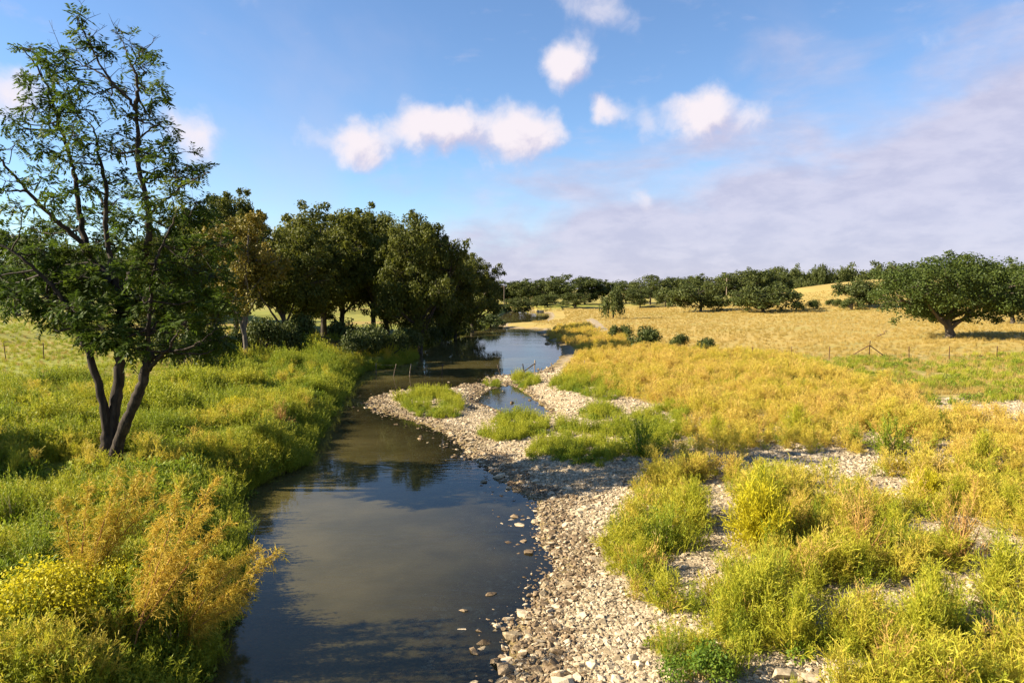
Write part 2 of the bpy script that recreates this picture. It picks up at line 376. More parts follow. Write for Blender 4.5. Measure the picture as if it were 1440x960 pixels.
# ground material: gravel, weeds floor, pasture, mud by masks that were laid out above
def ground_mat():
    m, t, out = mat_new('land')
    geo = N(t, 'ShaderNodeNewGeometry'); pos = geo.outputs['Position']; sep = N(t, 'ShaderNodeSeparateXYZ'); t.links.new(pos, sep.inputs[0])
    gA = N(t, 'ShaderNodeAttribute', attribute_name='gravel'); lA = N(t, 'ShaderNodeAttribute', attribute_name='lush'); rA = N(t, 'ShaderNodeAttribute', attribute_name='rough')
    n_s = noise(t, pos, 9, 6, .65); n_m = noise(t, pos, 1.1, 5, .6); n_l = noise(t, pos, .07, 5, .6, .4)
    vo = N(t, 'ShaderNodeTexVoronoi'); vo.inputs['Scale'].default_value = 11; t.links.new(pos, vo.inputs['Vector'])
    stones = mixc(t, vo.outputs['Color'], (.20, .155, .09), (.44, .36, .25)); stones = mixc(t, smooth(t, n_m, .35, .7), stones, (.28, .215, .13))
    pm = N(t, 'ShaderNodeMapping'); pm.inputs['Scale'].default_value = (.35, 1.2, 1); t.links.new(pos, pm.inputs[0]); n_st = noise(t, pm.outputs[0], .22, 6, .65)
    gold = mixc(t, smooth(t, n_l, .3, .7), (.35, .245, .065), (.27, .20, .048)); gold = mixc(t, smooth(t, n_st, .44, .66), gold, (.22, .205, .05)); gold = mixc(t, smooth(t, noise(t, pos, .5, 6, .7), .58, .72, 0, .6), gold, (.20, .15, .07))
    gold = mixc(t, smooth(t, n_s, .35, .75), gold, (.385, .28, .095))
    lush = mixc(t, smooth(t, n_m, .3, .7), (.13, .16, .02), (.24, .23, .035)); lush = mixc(t, smooth(t, n_l, .50, .66), lush, (.28, .20, .06))
    rough_c = mixc(t, smooth(t, n_m, .35, .65), (.34, .25, .10), (.17, .16, .035))
    col = mixc(t, lA.outputs['Fac'], gold, lush); col = mixc(t, rA.outputs['Fac'], col, rough_c)
    gf = smooth(t, math_n(t, 'ADD', gA.outputs['Fac'], math_n(t, 'MULTIPLY', math_n(t, 'SUBTRACT', n_m, .5), .7)), .3, .7)
    col = mixc(t, gf, col, stones)
    under = mixc(t, smooth(t, n_m, .35, .65), (.10, .072, .027), (.25, .185, .075)); under = mixc(t, smooth(t, vo.outputs['Distance'], .0, .5, .5, 0), under, (.26, .19, .10))
    wet = smooth(t, math_n(t, 'ADD', sep.outputs['Z'], math_n(t, 'MULTIPLY', n_m, .06)), .05, .17, 1, 0)
    col = mixc(t, wet, col, under)
    hgt = math_n(t, 'ADD', math_n(t, 'MULTIPLY', n_s, .5), math_n(t, 'MULTIPLY', math_n(t, 'SUBTRACT', 1, vo.outputs['Distance']), gf))
    b_ = N(t, 'ShaderNodeBump'); b_.inputs['Strength'].default_value = .6; b_.inputs['Distance'].default_value = .06; t.links.new(hgt, b_.inputs['Height'])
    p = N(t, 'ShaderNodeBsdfPrincipled'); p.inputs['Roughness'].default_value = .92; p.inputs['Specular IOR Level'].default_value = .2
    t.links.new(col, p.inputs['Base Color']); t.links.new(b_.outputs[0], p.inputs['Normal']); t.links.new(p.outputs[0], out.inputs[0])
    return m
M['land'] = ground_mat()
fx_, fy_ = GX.ravel(), GY.ravel()
rough_m = inside(RGH, fx_, fy_) * 1.0
rough_m = np.maximum(rough_m, np.where((~GM['left']) & GM['weed'], .6, 0))
lush_m = np.where(GM['left'], np.clip(1 - .55 * sstep(14, 40, GM['dl']), 0, 1), 0.0)
lush_m = np.where(GM['left'] & (fy_ > 45) & (fx_ < -14), .75 + .25 * sstep(.45, .6, fbm(fx_, fy_, .06, 31)), lush_m)
V = np.stack([fx_, fy_, GZ], 1)
ii, jj = np.meshgrid(np.arange(nx - 1), np.arange(ny - 1)); a0 = (jj * nx + ii).ravel()
quads = np.stack([a0, a0 + 1, a0 + nx + 1, a0 + nx], 1)
fw = GM['inw'][quads].all(1); fg = (~fw) & (GM['gravel'][quads].mean(1) > .6)
def submesh(name, fmask, mat, at):
    q = quads[fmask]; used, inv = np.unique(q, return_inverse=True)
    return mesh_np(name, V[used], inv.ravel(), 4, mat, None, {k: v[used] for k, v in at.items()}, True)
ATT = dict(gravel=GM['gravel'], lush=lush_m, rough=rough_m)
ground = tag(link('ground', submesh('ground', ~(fw | fg), M['land'], ATT)), 'rolling pasture and weedy river banks', None, None, 'structure')
gravel_bar = tag(link('gravel_bar', submesh('gravel_bar', fg, M['land'], ATT)), 'pale limestone gravel bar along the shallow river', None, None, 'structure')
riverbed = tag(link('riverbed', submesh('riverbed', fw, M['land'], ATT)), 'muddy stony bed under the shallow water', None, None, 'structure')

def water_mat():
    m, t, out = mat_new('river_water')
    geo = N(t, 'ShaderNodeNewGeometry'); pos = geo.outputs['Position']
    mp = N(t, 'ShaderNodeMapping'); mp.inputs['Scale'].default_value = (.6, 1.5, 1); t.links.new(pos, mp.inputs[0])
    n1 = noise(t, mp.outputs[0], 2.2, 3, .5, .3); n2 = noise(t, mp.outputs[0], .16, 2, .5)
    b_ = N(t, 'ShaderNodeBump'); b_.inputs['Distance'].default_value = .02
    t.links.new(smooth(t, n2, .40, .62, .05, .30), b_.inputs['Strength']); t.links.new(n1, b_.inputs['Height'])
    fr = N(t, 'ShaderNodeFresnel'); fr.inputs['IOR'].default_value = 1.333; t.links.new(b_.outputs[0], fr.inputs['Normal'])
    gl = N(t, 'ShaderNodeBsdfGlossy'); gl.inputs['Roughness'].default_value = .035; t.links.new(b_.outputs[0], gl.inputs['Normal'])
    dep = N(t, 'ShaderNodeAttribute', attribute_name='depth')
    turb = math_n(t, 'SUBTRACT', 1.0, math_n(t, 'POWER', 2.718, math_n(t, 'MULTIPLY', dep.outputs['Fac'], -1.5)))
    silt = N(t, 'ShaderNodeBsdfDiffuse'); n3 = noise(t, pos, .35, 4, .6)
    t.links.new(mixc(t, smooth(t, n3, .35, .65), (.14, .118, .042), (.19, .158, .062)), silt.inputs['Color'])
    tr = N(t, 'ShaderNodeBsdfTransparent'); tr.inputs['Color'].default_value = (.86, .83, .70, 1)
    body = N(t, 'ShaderNodeMixShader'); t.links.new(turb, body.inputs[0]); t.links.new(tr.outputs[0], body.inputs[1]); t.links.new(silt.outputs[0], body.inputs[2])
    mx = N(t, 'ShaderNodeMixShader'); t.links.new(fr.outputs[0], mx.inputs[0]); t.links.new(body.outputs[0], mx.inputs[1]); t.links.new(gl.outputs[0], mx.inputs[2])
    t.links.new(mx.outputs[0], out.inputs[0])
    return m
M['water'] = water_mat()
wmask = (GZ[quads].min(1) < .01) & (GM['inw'][quads].any(1))
Vz = V.copy(); V[:, 2] = 0.0
river = tag(link('river', submesh('river', wmask, M['water'], dict(depth=np.clip(-GZ, 0, 5)))), 'shallow murky river reflecting trees and sky', None, None, 'structure')
V = Vz

# ------------------------------------------------------------------ trees
def unit(rng, n):
    v = rng.normal(size=(n, 3)); return v / np.linalg.norm(v, axis=1, keepdims=True)
def blob_leaves(Q, rng, c, r, n, leaf, squash=.8, outward=.75, vofs=0.0):
    d = unit(rng, n); rad = r * rng.random(n) ** .45
    p = c + d * rad[:, None] * np.array([1, 1, squash])
    nrm = d * outward + unit(rng, n) * .8 + np.array([0, 0, .25])
    dr = np.cross(nrm, unit(rng, n)) + np.array([0, 0, -.25])
    L = leaf * rng.uniform(.7, 1.4, n)
    Q.leaves(p, dr, nrm, L, L * rng.uniform(.45, .7, n), np.clip(.5 + vofs + rng.normal(0, .24, n), 0, 1))
def tree_meshes(seed, H, R_, base, mat, bark, leaf=.26, nblob=34, nleaf=650, trunk_r=.3, squash=.8, rb=(.22, .36), lean=0.0, nlimb=16, fork=.3, sub=3, spread=.38):
    rng = np.random.default_rng(seed); Q = Quads(); T = Tubes()
    zc, rz = (base + H) / 2, (H - base) / 2
    cs = []
    for k in range(nblob):
        d = unit(rng, 1)[0]; u = rng.random() ** spread * .80
        r = R_ * rng.uniform(*rb)
        c = np.array([d[0] * R_ * u + lean * d[2], d[1] * R_ * u, zc + d[2] * rz * u])
        c[2] = min(max(c[2], base + r * .6), H - r * squash * .85)
        cs.append((c, r))
    for c, r in cs:
        vo = rng.normal(0, .10)
        blob_leaves(Q, rng, c, r * .8, int(nleaf * .55), leaf, squash, .75, vo)
        for q in range(sub):                                          # small outlying sprays break the outline
            o = unit(rng, 1)[0] * r * np.array([1, 1, squash]) * rng.uniform(.75, 1.12)
            blob_leaves(Q, rng, c + o, r * rng.uniform(.22, .42), int(nleaf * .45 / sub), leaf, .8, .75, vo + rng.normal(0, .06))
    top = np.array([rng.normal(0, .25), rng.normal(0, .25), zc + rz * .45])
    mid = np.array([rng.normal(0, .15), rng.normal(0, .15), H * fork])
    tp = curve_pts([[0, 0, -.25], [0, 0, .35], mid, (mid + top) / 2 + rng.normal(size=3) * .3, top], 5)
    s = np.linspace(0, 1, len(tp)); rad = trunk_r * (1 - .85 * s) + trunk_r * .5 * np.exp(-s * 16)
    T.tube(tp, rad, 9)
    for c, r in sorted(cs, key=lambda q: -np.linalg.norm(q[0][:2]))[:nlimb]:
        i = int(np.clip(len(tp) * rng.uniform(.35, .8), 2, len(tp) - 2)); a = tp[i]
        m_ = a * .5 + c * .5 + np.array([0, 0, rng.uniform(-.1, .5)]) + rng.normal(size=3) * .25
        lp = curve_pts([a, m_, c], 5, .05, rng); T.tube(lp, np.linspace(rad[i] * .6, .03, len(lp)), 5)
        for q in range(3):
            e = c + unit(rng, 1)[0] * r * .8; T.tube(np.array([lp[6], (lp[6] + e) / 2 + rng.normal(size=3) * .12, e]), [.05, .035, .015], 4)
    return T.mesh('trunk', bark), Q.mesh('crown', mat)
def place_tree(name, meshes, loc, rz, sc, label, group=None, cat='tree'):
    o = empty(name, loc, rz); o.scale = sc if isinstance(sc, tuple) else (sc, sc, sc)
    link('trunk', meshes[0], o); link('crown', meshes[1], o)
    return tag(o, label, cat, group)
EXT = {}
def fit_tree(name, meshes, H0, R0, px, d, top, wpx, label, group=None, rz=0, dz=0.0):
    """stand a tree at distance d so that it is as tall and wide as the photograph shows"""
    if id(meshes) not in EXT:
        v_ = np.empty(len(meshes[1].vertices) * 3, np.float32); meshes[1].vertices.foreach_get('co', v_); v_ = v_.reshape(-1, 3)
        EXT[id(meshes)] = (np.percentile(np.abs(v_[:, 0]), 98.5), np.percentile(v_[:, 2], 99.6))
    R0, H0 = EXT[id(meshes)]
    g_ = at_dist(px, d); h = ztop(top, d) - g_[2]; w = wpx / F * d / 2
    return place_tree(name, meshes, (g_[0], g_[1], g_[2] + dz), rz, (w / R0, w / R0, h / H0), label, group)

OAK = [tree_meshes(40 + k, 9, 8, 1.7, M['oak'], M['bark_far'], .27, 44, 640, .42, .75, (.2, .32), fork=.2) for k in range(3)]
BIGOAK = tree_meshes(47, 9, 8, 1.8, M['oak'], M['bark_far'], .21, 84, 620, .5, .8, (.19, .27), fork=.22, spread=.24, nlimb=22)
FARM = [tree_meshes(60 + k, 11, 6, .5, M['far'], M['bark_far'], .42, 26, 330, .3, .85, (.25, .4), nlimb=8) for k in range(4)]
FOAK = [tree_meshes(70 + k, 7, 7, .7, M['far'], M['bark_far'], .42, 26, 330, .35, .75, (.25, .38), nlimb=8, fork=.22) for k in range(3)]
PEC = [tree_meshes(80 + k, 14, 6, 1.5, M['pecan'], M['bark_far'], .26, 56, 760, .38, .85, (.2, .33)) for k in range(4)]
SLIM = [tree_meshes(90, 12, 3.4, 3.0, M['yellowing'], M['bark_pale'], .19, 40, 560, .24, .9, (.24, .4))]
LOWT = [tree_meshes(95, 13, 6.5, .4, M['pecan'], M['bark_far'], .25, 60, 760, .42, .85, (.2, .3))]

# trees on the left bank
for args in [(PEC[0], 455, 80, 289, 150, 0, 'tall broad green tree on left bank behind the brush pile'),
             (LOWT[0], 590, 76, 304, 120, 0, 'dark rounded tree overhanging the left water edge, foliage down to the bank'),
             (LOWT[0], 664, 110, 358, 84, 2.1, 'smaller rounded tree on the left bank, last before the far bend'),
             (PEC[1], 332, 92, 270, 120, 0, 'tall green tree rising behind the yellowing slim tree'),
             (PEC[2], 400, 70, 322, 120, 0, 'dark green tree between the slim yellowing tree and the brush pile'),
             (PEC[3], 525, 90, 298, 110, 0, 'green tree between the tall broad tree and the rounded overhanging tree'),
             (PEC[3], 270, 84, 305, 120, 1.0, 'green tree in the pasture behind the many-stemmed tree, near the slim sapling'),
             (PEC[2], 480, 96, 305, 120, 2.0, 'green tree filling the row behind the brush pile, slightly lower than its neighbours'),
             (LOWT[0], 545, 82, 330, 100, 3.6, 'dark low-branched tree on the bank beside the dark sapling'),
             (LOWT[0], 425, 92, 340, 130, 5.0, 'dark low-branched tree in the shade behind the brush pile'),
             (LOWT[0], 238, 66, 335, 105, 1.4, 'dark low-branched tree close behind the many-stemmed tree'),
             (PEC[1], 300, 70, 318, 90, 2.9, 'green tree crowded between the many-stemmed tree and the slim yellowing tree'),
             (LOWT[0], 300, 98, 345, 120, 4.2, 'dark low-branched tree in the pasture behind the slim yellowing tree'),
             (LOWT[0], 640, 100, 372, 80, .9, 'dark low-branched tree overhanging the water just before the last rounded tree'),
             (PEC[0], 618, 95, 345, 100, 2.2, 'dark tree crowded against the rounded overhanging tree, further along the bank')]:
    fit_tree('pecan_tree', args[0], 0, 0, args[1], args[2], args[3], args[4], args[6], rz=args[5])
fit_tree('yellowing_tree', SLIM[0], 12, 3.4, 345, 57, 302, 100, 'slim yellowing tree with a pale trunk on the left bank')
fit_tree('oak_tree', OAK[0], 9, 8, 24, 108, 322, 170, 'dark spreading oak in the left pasture with a short pale trunk', rz=.5)
fit_tree('oak_tree', OAK[1], 9, 8, 118, 118, 345, 160, 'dark spreading oak in the left pasture behind the many-stemmed tree', rz=1.7)
fit_tree('oak_tree', OAK[2], 9, 8, 205, 112, 335, 140, 'dark oak in the left pasture beside the grassy step', rz=2.7)
# a tree that stands left of the picture and shades the near bank
place_tree('pecan_tree', PEC[1], (-30.5, 21.0, float(height(-30.5, 21.0)[0])), .8, (.8, .8, .72), 'green tree left of the many-stemmed tree, shading the weeds')
# far belts of trees: shared look, only their place tells them apart
rngT = np.random.default_rng(5); FG = 'trees of the far belt across the river valley'; FL = 'dark green round tree in the far belt across the valley'
for k, (px, top, w, d) in enumerate([(712,402,34,255),(742,396,46,240),(770,392,44,262),(792,387,54,236),(822,390,56,244),(851,394,44,250),(880,396,44,246),(914,388,58,225),(944,391,46,232),
        (968,390,50,240),(1000,386,60,246),(1036,382,62,250),(1068,381,56,255),(1092,384,44,262),(728,418,44,205),(755,420,30,215),(808,412,40,215),(770,414,36,222),(900,404,36,215),(935,405,34,210)]):
    fit_tree('far_tree', FARM[k % 4], 11, 6, px, d, top, w * 1.12, FL, FG, rz=rngT.uniform(0, 6))
for k in range(30):
    px = -150 + k * 30 + rngT.uniform(-9, 9); d = rngT.uniform(205, 270)
    fit_tree('far_tree', FARM[k % 4], 11, 6, px, d, rngT.uniform(384, 402), rngT.uniform(52, 74), 'dark green tree in the belt closing the left pasture', 'trees closing the left pasture', rz=rngT.uniform(0, 6))
# oaks of the right-hand pasture and hill
fit_tree('oak_tree', BIGOAK, 9, 8, 1338, 81, 360, 212, 'big spreading live oak alone in the golden pasture, shadow on the grass', rz=.3)
fit_tree('oak_tree', OAK[1], 9, 8, 1425, 112, 376, 120, 'live oak close behind the big lone oak', rz=1.1)
fit_tree('oak_tree', FOAK[0], 7, 7, 985, 172, 397, 92, 'low oak clump with several dark trunks at the edge of the pasture', rz=.4)
fit_tree('oak_tree', FOAK[1], 7, 7, 1073, 158, 400, 96, 'broad low oak at the foot of the golden hill', rz=2.4)
fit_tree('oak_tree', FOAK[2], 7, 7, 1214, 160, 394, 74, 'low oak at the hill foot left of the big lone oak', rz=.9)
for k, (px, top, w, d) in enumerate([(1106,375,48,300),(1137,379,34,320),(1156,373,24,290),(1183,377,36,300),(1228,369,60,295),(1264,375,46,305),(1300,372,50,300),(1340,372,60,310),(1385,373,60,300),
        (1432,366,34,270),(1130,392,26,235),(1475,370,70,290),(1530,366,80,290)]):
    fit_tree('hill_oak', FOAK[k % 3], 7, 7, px, d, top, w * 1.1, 'dark round oak on the ridge of the golden hill', 'oaks along the hill ridge', rz=rngT.uniform(0, 6))
for k in range(13):                                                  # wood closing the view beyond the hill and to the right
    px = 1080 + k * 62 + rngT.uniform(-14, 14); d = 335 + rngT.uniform(0, 30)
    fit_tree('hill_oak', FOAK[k % 3], 7, 7, px, d, rngT.uniform(376, 384), 62, 'small dark oak far behind the hill ridge', 'oaks behind the hill ridge', rz=rngT.uniform(0, 6))

# ------------------------------------------------------------------ the many-stemmed tree in front
HB = ground_at(150, 648, 1.0); HD = float(HB[1])
def hp(px, py, dy=0.0):
    d = pix_dir(px, py); t = (HD + dy) / d.y
    return np.array([d.x * t, d.y * t, CAM_H + d.z * t]) - HB
rngH = np.random.default_rng(12)
hero = empty('walnut_tree', HB); tag(hero, 'tall open many-stemmed tree with feathery leaves on the left bank, bare twigs at its top', 'tree')
limbs = [  # control points (px, py, depth), radii from foot to tip
    ([(149,652,0),(150,615,0),(147,575,-.1),(135,530,-.2),(122,492,-.3),(114,470,-.4),(102,440,-.6),(86,418,-.8),(62,391,-1.0),(30,362,-1.2),(-5,340,-1.2)], .19, .03),
    ([(155,652,.1),(156,605,.1),(163,565,.2),(168,525,.2),(169,490,.2),(167,465,.2),(171,437,.3),(163,402,.3),(157,372,.4),(149,330,.5),(149,290,.6),(148,250,.6),(139,222,.5),(137,200,.4),(128,176,.4)], .23, .026),
    ([(160,650,.0),(170,612,-.2),(184,578,-.5),(198,545,-.7),(205,520,-.8),(209,503,-.9)], .19, .15),
    ([(169,445,.3),(177,410,.0),(188,378,-.3),(206,348,-.5),(210,316,-.6),(207,284,-.6),(201,259,-.5),(194,227,-.4),(193,189,-.3),(190,155,-.2),(175,133,-.1),(157,115,0),(137,83,.1),(120,50,.2),(108,22,.2)], .15, .014),
    ([(190,155,-.2),(193,135,-.4),(192,113,-.5),(186,93,-.5),(177,72,-.4),(172,58,-.3)], .08, .012),
    ([(161,398,.3),(140,378,.7),(127,362,.9),(118,330,1.1),(110,290,1.2),(104,245,1.2),(100,225,1.1),(86,185,1.0),(80,165,.9),(66,120,.8),(45,85,.7),(30,66,.6)], .15, .014),
    ([(127,362,.9),(108,335,.5),(85,315,.2),(65,298,0),(40,270,-.3),(16,243,-.5),(-6,218,-.6)], .11, .03),
    ([(205,515,-.9),(207,480,-1.0),(211,432,-1.2),(214,395,-1.3),(222,360,-1.2),(240,320,-1.0),(255,290,-.9)], .08, .02),
    ([(208,520,-.8),(222,505,-1.2),(236,490,-1.5),(246,474,-1.7),(262,450,-1.8)], .085, .02),
    ([(232,494,-1.4),(262,490,-1.7),(285,478,-1.9),(306,462,-2.0)], .05, .015),
    ([(208,300,-.6),(228,285,-.9),(252,265,-1.2),(280,250,-1.4),(296,242,-1.5)], .06, .012),
    ([(193,200,-.3),(212,180,-.6),(228,172,-.8)], .045, .012),
    ([(188,378,-.3),(215,372,.4),(250,370,1.0),(285,385,1.4)], .07, .02),
    ([(40,270,-.3),(20,268,-.6),(-5,266,-.8)], .05, .02),
    ([(175,133,-.1),(148,108,.5),(118,92,.9),(88,76,1.1)], .05, .012),
    ([(149,290,.6),(128,262,1.4),(104,250,1.9)], .05, .015),
    ([(186,93,-.5),(200,72,-.9),(208,66,-1.0)], .025, .01)]
TB = Tubes(); nodes = []; hero_tr = []
for pts, r0, r1 in limbs:
    c = curve_pts([hp(*p) for p in pts], 5, .02, rngH); c[:, :] = c
    s = np.linspace(0, 1, len(c)); rad = r0 + (r1 - r0) * s ** .8
    if r0 > .17: rad = rad + .14 * np.exp(-s * 24)
    rad = rad * (1 + .06 * rngH.normal(size=len(c)))
    TB.tube(c, rad, 10 if r0 > .12 else 6)
    for q, rr in zip(c, rad):
        if q[2] > 3.6: nodes.append((q, rr))
TB.tube(np.array([hp(209,506,-.9), hp(211,498,-.95), hp(212,494,-.95)]), [.165, .155, .09], 9)      # broken stub
NP = np.array([q for q, _ in nodes])
HQ = Quads()
def compound(base, d, n_pair, Lr, v):
    """one feathery leaf: leaflets in pairs along a drooping stalk"""
    d = d / np.linalg.norm(d); t = np.linspace(.2, 1, n_pair)
    p = base + d * (t * Lr)[:, None] + np.array([0, 0, -1]) * (.22 * Lr * t ** 2)[:, None]
    up = np.array([0, 0, 1.0]) + rngH.normal(size=3) * .3; side = np.cross(d, up); side /= np.linalg.norm(side)
    for sg in (-1, 1):
        dd = side * sg + d * .6 + np.array([0, 0, -.3]) + rngH.normal(size=(n_pair, 3)) * .14
        HQ.leaves(p, dd, np.tile(up, (n_pair, 1)) + rngH.normal(size=(n_pair, 3)) * .3, rngH.uniform(.14, .20, n_pair), rngH.uniform(.05, .07, n_pair), np.clip(v + rngH.normal(0, .1, n_pair), 0, 1))
clumps = [(108,24,.3,3),(120,48,.35,3),(85,75,.4,5),(108,72,.35,4),(140,72,.4,3),(150,62,.3,2),(183,58,.35,4),(200,68,.35,4),(214,90,.4,5),(221,112,.4,6),(196,92,.4,4),(186,118,.4,5),(150,128,.4,6),
  (214,140,.45,7),(212,165,.4,7),(170,162,.4,6),(166,188,.35,5),(235,180,.35,6),(40,68,.4,6),(58,95,.5,9),(78,92,.5,10),(25,105,.35,5),(95,125,.5,12),(60,125,.5,10),(118,122,.5,10),(75,150,.55,12),(50,150,.5,9),
  (110,155,.5,9),(80,178,.5,10),(105,192,.55,12),(12,165,.5,9),(35,180,.4,6),(60,205,.45,7),(140,198,.5,9),(160,208,.5,9),(205,205,.5,8),(230,212,.5,9),(218,236,.5,10),(252,215,.45,8),(246,240,.5,10),(285,243,.5,9),(270,252,.4,7),
  (90,225,.5,9),(120,218,.5,9),(20,205,.5,8),(8,255,.5,8),(60,250,.45,8),(75,280,.5,10),(30,292,.55,11),(110,262,.55,11),(140,255,.5,9),(170,250,.5,9),(165,280,.5,10),(200,275,.5,10),(240,270,.55,12),(275,285,.55,12),(225,300,.55,13),
  (255,310,.6,14),(290,312,.55,12),(190,310,.55,12),(150,300,.5,11),(115,305,.55,12),(80,320,.5,10),(45,320,.5,10),(12,335,.6,13),(60,350,.6,13),(100,352,.6,13),(135,340,.55,12),(170,340,.6,13),(210,345,.6,14),(245,345,.6,15),
  (280,350,.6,14),(310,345,.5,10),(300,385,.6,13),(260,385,.6,14),(225,382,.6,14),(190,380,.55,12),(150,385,.55,12),(115,388,.6,14),(75,390,.6,14),(35,385,.6,14),(0,390,.6,12),(20,420,.6,13),(55,425,.6,13),(92,428,.6,13),(130,425,.6,13),
  (165,425,.55,12),(200,420,.5,9),(240,420,.55,11),(275,420,.55,11),(310,420,.5,9),(110,455,.5,11),(145,462,.5,11),(180,462,.5,10),(85,450,.4,7),(190,485,.4,7),(225,455,.45,8),(262,455,.5,9),(295,455,.5,9),(280,485,.45,8),(312,480,.4,7),(255,490,.35,5),(160,482,.35,6),(130,478,.35,6)]
for px, py, r, nt in clumps:
    for rep in range(2 if py > 385 else 1):
        dy = rngH.uniform(-2.6, 2.6) if py > 250 else rngH.uniform(-1.0, 1.2)
        c = hp(px + rngH.normal(0, 7) * rep, py + rngH.normal(0, 6) * rep, dy)
        w = np.linalg.norm((NP - c) * np.array([1, 1, 1.0]), axis=1) + np.maximum(0, NP[:, 2] - c[2]) * .8
        i = int(np.argmin(w)); a = NP[i]
        m_ = (a + c) / 2 + np.array([0, 0, -.12]) + rngH.normal(size=3) * .15
        TB.tube(curve_pts([a, m_, c], 4, .02, rngH), np.linspace(min(.045, nodes[i][1] * .7), .012, 9), 5)
        vo = .28 + rngH.normal(0, .13) + (.35 if rngH.random() < .08 else 0)
        for k in range(max(3, int(nt * (1.0 if py > 300 else .72)))):
            e = c + unit(rngH, 1)[0] * r * np.array([1.15, 1.15, .75]) * rngH.uniform(.5, 1.15)
            TB.tube(np.array([c, (c + e) / 2 + rngH.normal(size=3) * .05, e]), [.012, .009, .004], 3)
            for q in range(5):
                dd = (e - c) / (np.linalg.norm(e - c) + 1e-6) * .7 + unit(rngH, 1)[0]
                compound(e + (c - e) * rngH.uniform(0, .5), dd, 6, rngH.uniform(.26, .42), vo + rngH.normal(0, .1))
for k in range(150):                                                  # bare twigs, most of them in the thin top
    i = rngH.integers(len(NP)); a = NP[i]
    if a[2] < 9 and rngH.random() < .7: continue
    d = unit(rngH, 1)[0] * .7 + np.array([0, 0, .55]); L = rngH.uniform(.35, 1.0)
    e = a + d * L; m_ = (a + e) / 2 + rngH.normal(size=3) * .08
    TB.tube(np.array([a, m_, e]), [.013, .010, .004], 4)
    for q in range(3):
        f = m_ + (e - m_) * rngH.random(); TB.tube(np.array([f, f + unit(rngH, 1)[0] * .2 + np.array([0, 0, .12])]), [.007, .003], 3)
link('trunk', TB.mesh('trunk', M['bark']), hero); link('crown', HQ.mesh('crown', M['walnut']), hero)

# ------------------------------------------------------------------ low plants: shared clump shapes
def clump_feather(seed, mat, n=15, h=.8, spread=.75, tw=13, w=.011):
    rng = np.random.default_rng(seed); Q = Quads()
    az = rng.uniform(0, 6.28, n); ti = np.abs(rng.normal(0, spread, n)).clip(0, 1.25)
    d = np.stack([np.sin(ti) * np.cos(az), np.sin(ti) * np.sin(az), np.cos(ti)], 1); L = h * rng.uniform(.65, 1.1, n) * (1 - .25 * ti)
    b0 = rng.normal(0, .05, (n, 3)) * np.array([1, 1, 0]); tip = b0 + d * L[:, None]
    Q.strips(b0, tip, np.full(n, w * 1.5), np.full(n, w * .6), np.clip(rng.normal(.75, .15, n), 0, 1), rng)
    i = np.repeat(np.arange(n), tw); t = rng.uniform(.28, 1.0, n * tw)[:, None]
    p = b0[i] + (tip - b0)[i] * t; dd = d[i] * .8 + unit(rng, n * tw) * .75 + np.array([0, 0, .22]); ll = h * rng.uniform(.14, .32, n * tw)
    e = p + dd / np.linalg.norm(dd, axis=1, keepdims=True) * ll[:, None]; vv = np.clip(rng.normal(.45, .2, n * tw), 0, 1)
    Q.strips(p, e, np.full(n * tw, w), np.full(n * tw, w * .5), vv, rng)
    j = np.repeat(np.arange(n * tw), 3); t2 = rng.uniform(.3, 1, len(j))[:, None]; p2 = p[j] + (e - p)[j] * t2
    d2 = (e - p)[j] / ll[j][:, None] * .6 + unit(rng, len(j)) * .8; l2 = h * rng.uniform(.05, .11, len(j))
    Q.strips(p2, p2 + d2 * l2[:, None], np.full(len(j), w * 1.0), np.full(len(j), w * .7), np.clip(vv[j] + rng.normal(0, .12, len(j)), 0, 1), rng)
    return Q.mesh('feathery_clump', mat)
def clump_weed(seed, mat, n=20, h=.8, spread=.4, lv=20, ll=.10, lw=.020):
    rng = np.random.default_rng(seed); Q = Quads()
    az = rng.uniform(0, 6.28, n); ti = np.abs(rng.normal(0, spread, n)).clip(0, 1.0)
    d = np.stack([np.sin(ti) * np.cos(az), np.sin(ti) * np.sin(az), np.cos(ti)], 1); L = h * rng.uniform(.55, 1.1, n)
    b0 = rng.normal(0, .12, (n, 3)) * np.array([1, 1, 0]); tip = b0 + d * L[:, None] + rng.normal(0, .04, (n, 3))
    Q.strips(b0, tip, np.full(n, .012), np.full(n, .005), np.clip(rng.normal(.5, .1, n), 0, 1), rng)
    i = np.repeat(np.arange(n), lv); t = rng.uniform(.15, 1.02, n * lv)[:, None]; p = b0[i] + (tip - b0)[i] * t
    dd = d[i] * .7 + unit(rng, n * lv) * .8; nn = np.array([0, 0, 1.0]) + unit(rng, n * lv) * .6; vv = np.clip(.15 + .45 * t[:, 0] + rng.normal(0, .14, n * lv), 0, 1)
    Q.leaves(p, dd, nn, rng.uniform(.6, 1.3, n * lv) * ll * (1.25 - .5 * t[:, 0]), np.full(n * lv, lw), vv)
    return Q.mesh('weed_clump', mat)
def clump_herb(seed, mat, n=200, r=.34, h=.32, ll=.085, lw=.045):
    rng = np.random.default_rng(seed); Q = Quads(); d = unit(rng, n); d[:, 2] = np.abs(d[:, 2]); rad = rng.random(n) ** .4
    p = d * rad[:, None] * np.array([r, r, h])
    Q.leaves(p, d * .6 + unit(rng, n) * .7, d + np.array([0, 0, .6]) + unit(rng, n) * .5, rng.uniform(.6, 1.4, n) * ll, rng.uniform(.7, 1.2, n) * lw, np.clip(.4 + rng.normal(0, .2, n), 0, 1))
    m = n // 6; q = p[:m] * np.array([1, 1, .9]); Q.strips(q * np.array([.15, .15, 0]), q, np.full(m, .008), np.full(m, .005), np.full(m, .6), rng)
    return Q.mesh('herb_clump', mat)
